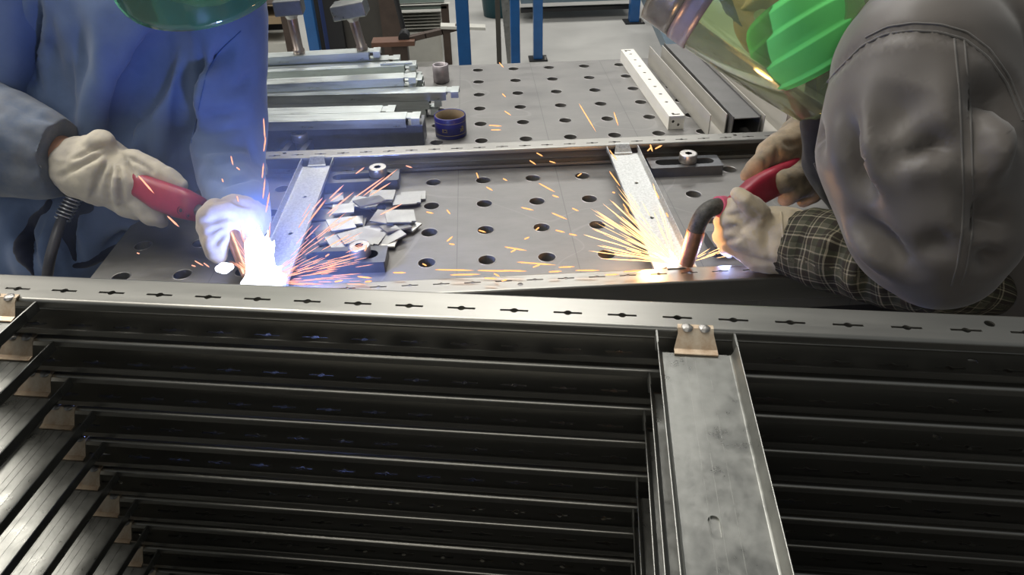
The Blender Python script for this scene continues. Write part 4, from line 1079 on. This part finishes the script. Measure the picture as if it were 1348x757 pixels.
# ------------------------------------------------------------------ torches
M_RED = mat('red_plastic', (0.33, 0.022, 0.045), 0.38, var=0.25, vscale=40)
M_NECK = mat('burnt_black_sleeve', (0.022, 0.020, 0.018), 0.55, var=0.5, vscale=120, col2=(.10, .09, .08))
M_COPPER = mat('copper_nozzle', (0.72, 0.36, 0.22), 0.32, metal=0.85, var=0.3, vscale=60, col2=(.45, .26, .18))
M_HOSE = mat('grey_hose', (0.055, 0.055, 0.065), 0.45)
M_SPRING = mat('steel_spring', (0.6, 0.6, 0.62), 0.3, metal=0.9)
def loft(mb, P, dims, upv, n=20, e=0.55):
    """rounded-box cross sections (w, h) along a path"""
    rings = []
    for i, p in enumerate(P):
        t = (P[min(i + 1, len(P) - 1)] - P[max(i - 1, 0)]).normalized()
        u_ = (upv - t * upv.dot(t)).normalized(); s_ = t.cross(u_)
        w, h = dims[i]; r = []
        for k in range(n):
            a = 2 * math.pi * k / n; c, s = math.cos(a), math.sin(a)
            r.append(p + s_ * (w / 2 * math.copysign(abs(c) ** e, c)) + u_ * (h / 2 * math.copysign(abs(s) ** e, s)))
        rings.append(r)
    vs = [q for r in rings for q in r]
    fs = [(i * n + k, i * n + (k + 1) % n, (i + 1) * n + (k + 1) % n, (i + 1) * n + k) for i in range(len(P) - 1) for k in range(n)]
    fs += [tuple(range(n))[::-1], tuple(range((len(P) - 1) * n, len(P) * n))]
    mb.add(vs, fs, True)
def smooth_path(P, k=6):
    out = []
    for i in range(len(P) - 1):
        p0, p1, p2, p3 = P[max(i - 1, 0)], P[i], P[i + 1], P[min(i + 2, len(P) - 1)]
        for j in range(k):
            t = j / k
            out.append(.5 * ((2 * p1) + (p2 - p0) * t + (2 * p0 - 5 * p1 + 4 * p2 - p3) * t * t + (3 * p1 - p0 - 3 * p2 + p3) * t ** 3))
    return out + [P[-1]]
# left torch
t1 = empty('welding_torch', at_y(235, 262, -.235)); tag(t1, 'dark red welding torch in the white gloves of the worker in blue', 'torch')
T_ = [at_y(120, 232, -.155), at_y(160, 236, -.175), at_y(190, 246, -.205), at_y(212, 258, -.225), at_y(240, 268, -.245), at_y(262, 276, -.262)]
mb = MB(); loft(mb, T_, [(.030, .030), (.032, .036), (.034, .042), (.034, .050), (.034, .050), (.030, .040)], YC); child(mb.build('handle', M_RED), t1)
tr_h = bvh(t1.children[0].data)
for (u, v, r) in ((238, 277, .0065), (248, 284, .0042)):
    h = tr_h.ray_cast(CAM_C, ray(u, v).normalized())
    if h[0] is not None:
        mb = MB(); q = Matrix.Translation(h[0]) @ h[1].to_track_quat('Z', 'Y').to_matrix().to_4x4()
        mb.lathe([(r * .5, .0012), (r * .9, .0016), (r, -.001)], 14, True, q); mb.lathe([(.0001, -.0005), (r * .5, -.0003)], 14, False, q)
        child(mb.build('screw', M_BLACK), t1)
NK = smooth_path([at_y(260, 276, -.262), at_y(276, 284, -.285), at_y(292, 290, -.312), at_y(304, 304, -.340), at_y(309, 316, -.352)])
mb = MB(); mb.tube(NK, .0095, 14); child(mb.build('neck', M_NECK), t1)
mb = MB(); mb.tube([at_y(303, 300, -.335), at_y(312, 322, -.362), at_y(327, 362, -.402)], [.0120, .0118, .0098], 18); child(mb.build('nozzle', M_COPPER), t1)
HS = smooth_path([at_y(118, 232, -.156), at_y(100, 250, -.165), at_y(86, 278, -.18), at_y(72, 318, -.235), at_y(62, 365, -.26), at_y(50, 480, -.26), Vector((-.66, -.30, -.45))])
mb = MB(); mb.tube(HS, .0085, 12); child(mb.build('hose', M_HOSE), t1)
sp_ = MB(); pts = []
A, B = at_y(108, 240, -.160), at_y(82, 288, -.190)
ax = (B - A).normalized(); e1 = ax.orthogonal().normalized(); e2 = ax.cross(e1)
for k in range(161):
    t = k / 160; a = t * 2 * math.pi * 11; pts.append(A + (B - A) * t + (e1 * math.cos(a) + e2 * math.sin(a)) * .0125)
sp_.tube(pts, .0014, 6); child(sp_.build('spring_sleeve', M_SPRING), t1)
# right torch
t2 = empty('welding_torch', at_y(1010, 245, -.29)); tag(t2, 'red welding torch with copper nozzle in the gloves of the worker in grey', 'torch')
T_ = [at_y(955, 278, -.385), at_y(975, 266, -.36), at_y(995, 252, -.33), at_y(1025, 236, -.285), at_y(1060, 216, -.24), at_y(1085, 205, -.21)]
mb = MB(); loft(mb, T_, [(.024, .026), (.030, .034), (.034, .044), (.034, .046), (.032, .040), (.030, .034)], YC); child(mb.build('handle', M_RED), t2)
mb = MB(); mb.tube([at_y(958, 276, -.386), at_y(950, 272, -.392), at_y(944, 271, -.396)], [.0165, .0165, .0145], 18); child(mb.build('collar_ring', mat('pink_ring', (.62, .12, .20), .4)), t2)
NK = smooth_path([at_y(956, 274, -.388), at_y(942, 272, -.397), at_y(928, 280, -.403), at_y(919, 295, -.407), at_y(915, 308, -.409)])
mb = MB(); mb.tube(NK, [.0125] * len(NK), 16); child(mb.build('neck', M_NECK), t2)
mb = MB(); mb.tube([at_y(916, 304, -.409), at_y(911, 322, -.412), at_y(903, 348, -.416)], [.0135, .0132, .0112], 20); child(mb.build('nozzle', M_COPPER), t2)
mb = MB(); mb.tube(smooth_path([at_y(1085, 205, -.21), at_y(1110, 200, -.18), Vector((.74, -.10, .10)), Vector((.80, .0, .012)), Vector((1.0, .10, .009)), Vector((1.30, .15, .009))]), .0085, 10); child(mb.build('hose', M_HOSE), t2)

# ================================================================== arcs and sparks
def point_lamp(name, p, power, col, r=.008):
    l = bpy.data.lights.new(name, 'POINT'); l.energy = power; l.color = col; l.shadow_soft_size = r
    o = bpy.data.objects.new(name, l); COL.objects.link(o); o.location = p; return o
M_ARC = glow('arc_light', (0.88, 0.93, 1.0), 6.0)
M_SPARK = glow('spark_orange', (1.0, 0.44, 0.15), 2.6)
M_SPARK_Y = glow('spark_yellow', (1.0, 0.58, 0.25), 3.6)
M_SPARK_P = glow('spark_pink', (1.0, 0.42, 0.27), 2.2)
arc1 = at_y(344, 364, -.425)
me = blend([[ball(322, 374, -.428, 6), ball(345, 363, -.425, 21), ball(368, 368, -.425, 9)], [ball(345, 360, -.425, 20), ball(338, 338, -.422, 15), ball(333, 322, -.42, 11)],
            [ball(345, 345, -.42, 13), ball(342, 315, -.415, 6), ball(340, 297, -.412, 1.5)], [ball(352, 345, -.42, 10), ball(352, 318, -.415, 4), ball(352, 303, -.412, 1.2)],
            [ball(350, 350, -.42, 9), ball(359, 325, -.415, 3), ball(362, 314, -.412, 1.2)], [ball(335, 335, -.42, 9), ball(328, 318, -.415, 3)],
            [ball(352, 365, -.422, 10), ball(372, 350, -.415, 1.5)], [ball(352, 365, -.422, 10), ball(378, 362, -.418, 1.5)]], .0028, 2)
me.materials.append(M_ARC); tag(link('welding_arc', me), 'blinding blue-white welding arc on the near rail by the grey glove', 'welding arc')
me = blend([[ball(288, 354, -.41, 5), ball(295, 353, -.41, 8), ball(303, 351, -.41, 5)]], .002, 2)
me.materials.append(M_ARC); tag(link('arc_glint', me), 'small white arc glint left of the large arc', 'welding arc')
point_lamp('arc_lamp', at_y(386, 332, -.412), 7.0, (0.22, 0.34, 1.0), .02)
arc2 = at_y(890, 344, -.412)
me = blend([[ball(886, 345, -.408, 4), ball(876, 341, -.405, 2.5), ball(862, 333, -.40, 1.2)], [ball(890, 345, -.408, 4), ball(882, 330, -.40, 1.4)]], .0018, 1)
me.materials.append(M_ARC); tag(link('welding_arc', me), 'small bright welding arc under the copper nozzle of the right torch', 'welding arc')
point_lamp('arc_lamp', at_y(862, 326, -.388), 1.6, (1.0, 0.50, 0.20), .02)
point_lamp('arc_lamp', at_y(955, 340, -.400), 0.35, (0.35, 0.45, 1.0), .01)

def streak(mb, a, b, r):
    d = b - a; L = d.length
    if L < 1e-5: return
    q = Matrix.Translation(a) @ d.to_track_quat('Z', 'Y').to_matrix().to_4x4()
    mb.lathe([(1e-5, 0), (r * .8, L * .12), (r, L * .7), (1e-5, L)], 5, True, q)
rnd = random.Random(11)
# fan under the right torch
mb = MB()
for i in range(100):
    a = math.radians(rnd.choice([rnd.uniform(98, 178), rnd.uniform(125, 172), rnd.uniform(140, 178)]))
    r1 = rnd.uniform(45, 135) * (1.0 if a < 2.9 else .9); r0 = max(4, r1 - rnd.uniform(18, 70))
    if a < 2.0: r1 *= rnd.uniform(.6, 1.0); r0 = max(5, r1 - rnd.uniform(15, 60))
    dy = rnd.uniform(.0, .05)
    p = at_y(890 + r0 * math.cos(a), 346 - r0 * math.sin(a) * .98, -.41 + dy * r0 / 100); q = at_y(890 + r1 * math.cos(a), 346 - r1 * math.sin(a) * .98, -.41 + dy * r1 / 100)
    streak(mb, p, q, rnd.uniform(.0003, .0008))
for i in range(10):
    a = math.radians(rnd.uniform(8, 40)); r0 = rnd.uniform(10, 40); r1 = r0 + rnd.uniform(10, 30)
    streak(mb, at_y(905 + r0 * math.cos(a), 346 - r0 * math.sin(a), -.40), at_y(905 + r1 * math.cos(a), 346 - r1 * math.sin(a), -.40), .0005)
tag(mb.build('spark_spray', M_SPARK_Y), 'fan of golden sparks spraying left from the right torch', 'sparks', kind='stuff')
# fan of the left arc
mb = MB()
for i in range(150):
    a = math.radians(rnd.choice([rnd.uniform(2, 62), rnd.uniform(0, 40), rnd.uniform(-6, 20), rnd.uniform(95, 150)]))
    far = 150 if a < 1.2 else 75
    r1 = rnd.uniform(35, far); r0 = max(14, r1 - rnd.uniform(12, 45))
    dy = rnd.uniform(0, .05)
    p = at_y(346 + r0 * math.cos(a), 371 - r0 * math.sin(a), -.43 + dy * r0 / 100); q = at_y(346 + r1 * math.cos(a), 371 - r1 * math.sin(a), -.43 + dy * r1 / 100)
    streak(mb, p, q, rnd.uniform(.0003, .0007))
tag(mb.build('spark_spray', M_SPARK_P), 'fan of pinkish sparks spraying right from the large left arc', 'sparks', kind='stuff')
# single sparks
UNITS = ['', 'first', 'second', 'third', 'fourth', 'fifth', 'sixth', 'seventh', 'eighth', 'ninth', 'tenth', 'eleventh', 'twelfth', 'thirteenth', 'fourteenth', 'fifteenth', 'sixteenth', 'seventeenth', 'eighteenth', 'nineteenth']
def nth(i):
    i += 1
    if i < 20: return UNITS[i]
    t = {2: ('twentieth', 'twenty'), 3: ('thirtieth', 'thirty')}[i // 10]
    return t[0] if i % 10 == 0 else t[1] + '-' + UNITS[i % 10]
def sparks(segs, label, group, m, z=.05, r=.0012, y=None):
    segs = sorted(segs)
    for i, (x0, y0, x1, y1) in enumerate(segs):
        if y is None: a, b = at_z(x0, y0, z), at_z(x1, y1, z)
        else: a, b = at_y(x0, y0, y), at_y(x1, y1, y)
        mb = MB(); c = (a + b) / 2; streak(mb, a - c, b - c, r)
        tag(mb.build('spark', m, None, c), label + ', ' + nth(i) + ' from the left', 'spark', group)
sparks([(657, 82, 663, 89), (661, 123, 666, 128), (664, 146, 673, 152), (643, 165, 661, 166), (646, 171, 660, 171), (762, 136, 785, 174), (808, 147, 814, 166)],
       'orange spark over the table holes behind the far rail', 'sparks behind the far rail', M_SPARK, z=.04)
sparks([(706, 201, 715, 206), (697, 211, 706, 217), (723, 212, 732, 215), (709, 241, 731, 253), (727, 257, 736, 260), (686, 273, 703, 277), (726, 280, 747, 289), (753, 274, 762, 278), (731, 303, 744, 306), (749, 308, 760, 310),
        (690, 315, 697, 312), (664, 325, 694, 330), (672, 332, 680, 328), (680, 345, 733, 349), (735, 352, 757, 351), (701, 352, 712, 348), (627, 227, 630, 235), (640, 246, 649, 251), (662, 235, 668, 238), (588, 318, 596, 311), (591, 321, 599, 322),
        (561, 279, 571, 281), (588, 276, 593, 282), (630, 303, 640, 306), (556, 347, 562, 350), (705, 303, 710, 299), (802, 225, 817, 246), (802, 197, 813, 212), (863, 252, 868, 262), (760, 232, 766, 228), (806, 253, 810, 254), (820, 268, 828, 280), (877, 280, 880, 286)],
       'orange spark flying over the table between the two cross members', 'sparks between the cross members', M_SPARK, z=.045)
sparks([(660, 356, 694, 357), (572, 355, 625, 356), (628, 356, 675, 357), (592, 362, 633, 361), (637, 366, 655, 367), (517, 359, 535, 359), (440, 371, 452, 369), (480, 371, 490, 370), (796, 362, 815, 361), (722, 358, 740, 357), (757, 356, 790, 356), (470, 364, 490, 366), (660, 370, 668, 368), (820, 358, 845, 356), (650, 360, 658, 364)],
       'orange spark skimming along the near rail', 'sparks along the near rail', M_SPARK, z=.05)
sparks([(467, 260, 507, 232), (477, 259, 524, 222), (486, 258, 515, 240), (430, 282, 467, 252), (433, 262, 453, 243), (435, 265, 452, 253), (468, 229, 480, 220), (410, 277, 425, 260), (500, 283, 530, 268), (534, 218, 543, 221), (440, 298, 470, 284), (480, 331, 483, 322), (428, 338, 434, 334)],
       'pinkish spark streaking over the loose plates', 'sparks over the loose plates', M_SPARK_P, z=.06)
sparks([(347, 155, 349, 185), (347, 200, 350, 180), (304, 205, 307, 218), (311, 220, 316, 224), (345, 235, 347, 214), (346, 262, 349, 234), (292, 235, 294, 240), (350, 280, 355, 252), (312, 258, 314, 266), (315, 290, 320, 318), (352, 330, 356, 292)],
       'reddish spark falling in front of the blue sleeve', 'sparks by the blue sleeve', M_SPARK_P, y=-.42, r=.0009)
sparks([(182, 231, 203, 255), (220, 284, 236, 299)], 'long reddish spark crossing the dark red torch', 'sparks at the left torch', M_SPARK_P, y=-.30, r=.0014)
sparks([(256, 343, 268, 350), (268, 346, 276, 352), (252, 349, 258, 351), (180, 333, 184, 334), (290, 356, 300, 348)], 'small reddish spark left of the arc over the table', 'sparks left of the arc', M_SPARK_P, z=.03, r=.0010)
sparks([(852, 199, 858, 193), (856, 190, 859, 200), (862, 196, 872, 191)], 'glowing orange spark against the far rail', 'sparks at the far rail', M_SPARK, z=.04, r=.0016)

# ================================================================== welding fume lit by the left arc
M_FUME = bpy.data.materials.new('welding_fume'); M_FUME.use_nodes = True
nt = M_FUME.node_tree; nt.nodes.remove(nt.nodes['Principled BSDF'])
vs_ = nt.nodes.new('ShaderNodeVolumeScatter'); vs_.inputs['Color'].default_value = (.60, .72, 1, 1); vs_.inputs['Anisotropy'].default_value = 0.0
tc = nt.nodes.new('ShaderNodeTexCoord'); ln = nt.nodes.new('ShaderNodeVectorMath'); ln.operation = 'LENGTH'; nt.links.new(tc.outputs['Object'], ln.inputs[0])
mr = nt.nodes.new('ShaderNodeMapRange'); mr.inputs[1].default_value = 0.0; mr.inputs[2].default_value = 0.98; mr.inputs[3].default_value = 1.0; mr.inputs[4].default_value = 0.0
nt.links.new(ln.outputs['Value'], mr.inputs[0])
nz = nt.nodes.new('ShaderNodeTexNoise'); nz.inputs['Scale'].default_value = 2.2; nz.inputs['Detail'].default_value = 2; nt.links.new(tc.outputs['Object'], nz.inputs['Vector'])
m1 = nt.nodes.new('ShaderNodeMath'); m1.operation = 'MULTIPLY'; nt.links.new(mr.outputs[0], m1.inputs[0]); nt.links.new(mr.outputs[0], m1.inputs[1])
m2 = nt.nodes.new('ShaderNodeMath'); m2.operation = 'MULTIPLY'; nt.links.new(m1.outputs[0], m2.inputs[0]); nt.links.new(nz.outputs[0], m2.inputs[1])
m3 = nt.nodes.new('ShaderNodeMath'); m3.operation = 'MULTIPLY'; m3.inputs[1].default_value = 2.4; nt.links.new(m2.outputs[0], m3.inputs[0])
nt.links.new(m3.outputs[0], vs_.inputs['Density']); nt.links.new(vs_.outputs[0], nt.nodes['Material Output'].inputs['Volume'])
bm = bmesh.new(); bmesh.ops.create_icosphere(bm, subdivisions=3, radius=1.0); me = bpy.data.meshes.new('welding_fume'); bm.to_mesh(me); bm.free(); me.materials.append(M_FUME)
fo = link('welding_fume', me, None, (-0.27, -0.25, 0.15)); fo.scale = (.42, .33, .147)
tag(fo, 'thin bluish welding fume drifting around the large left arc', 'smoke', kind='stuff')
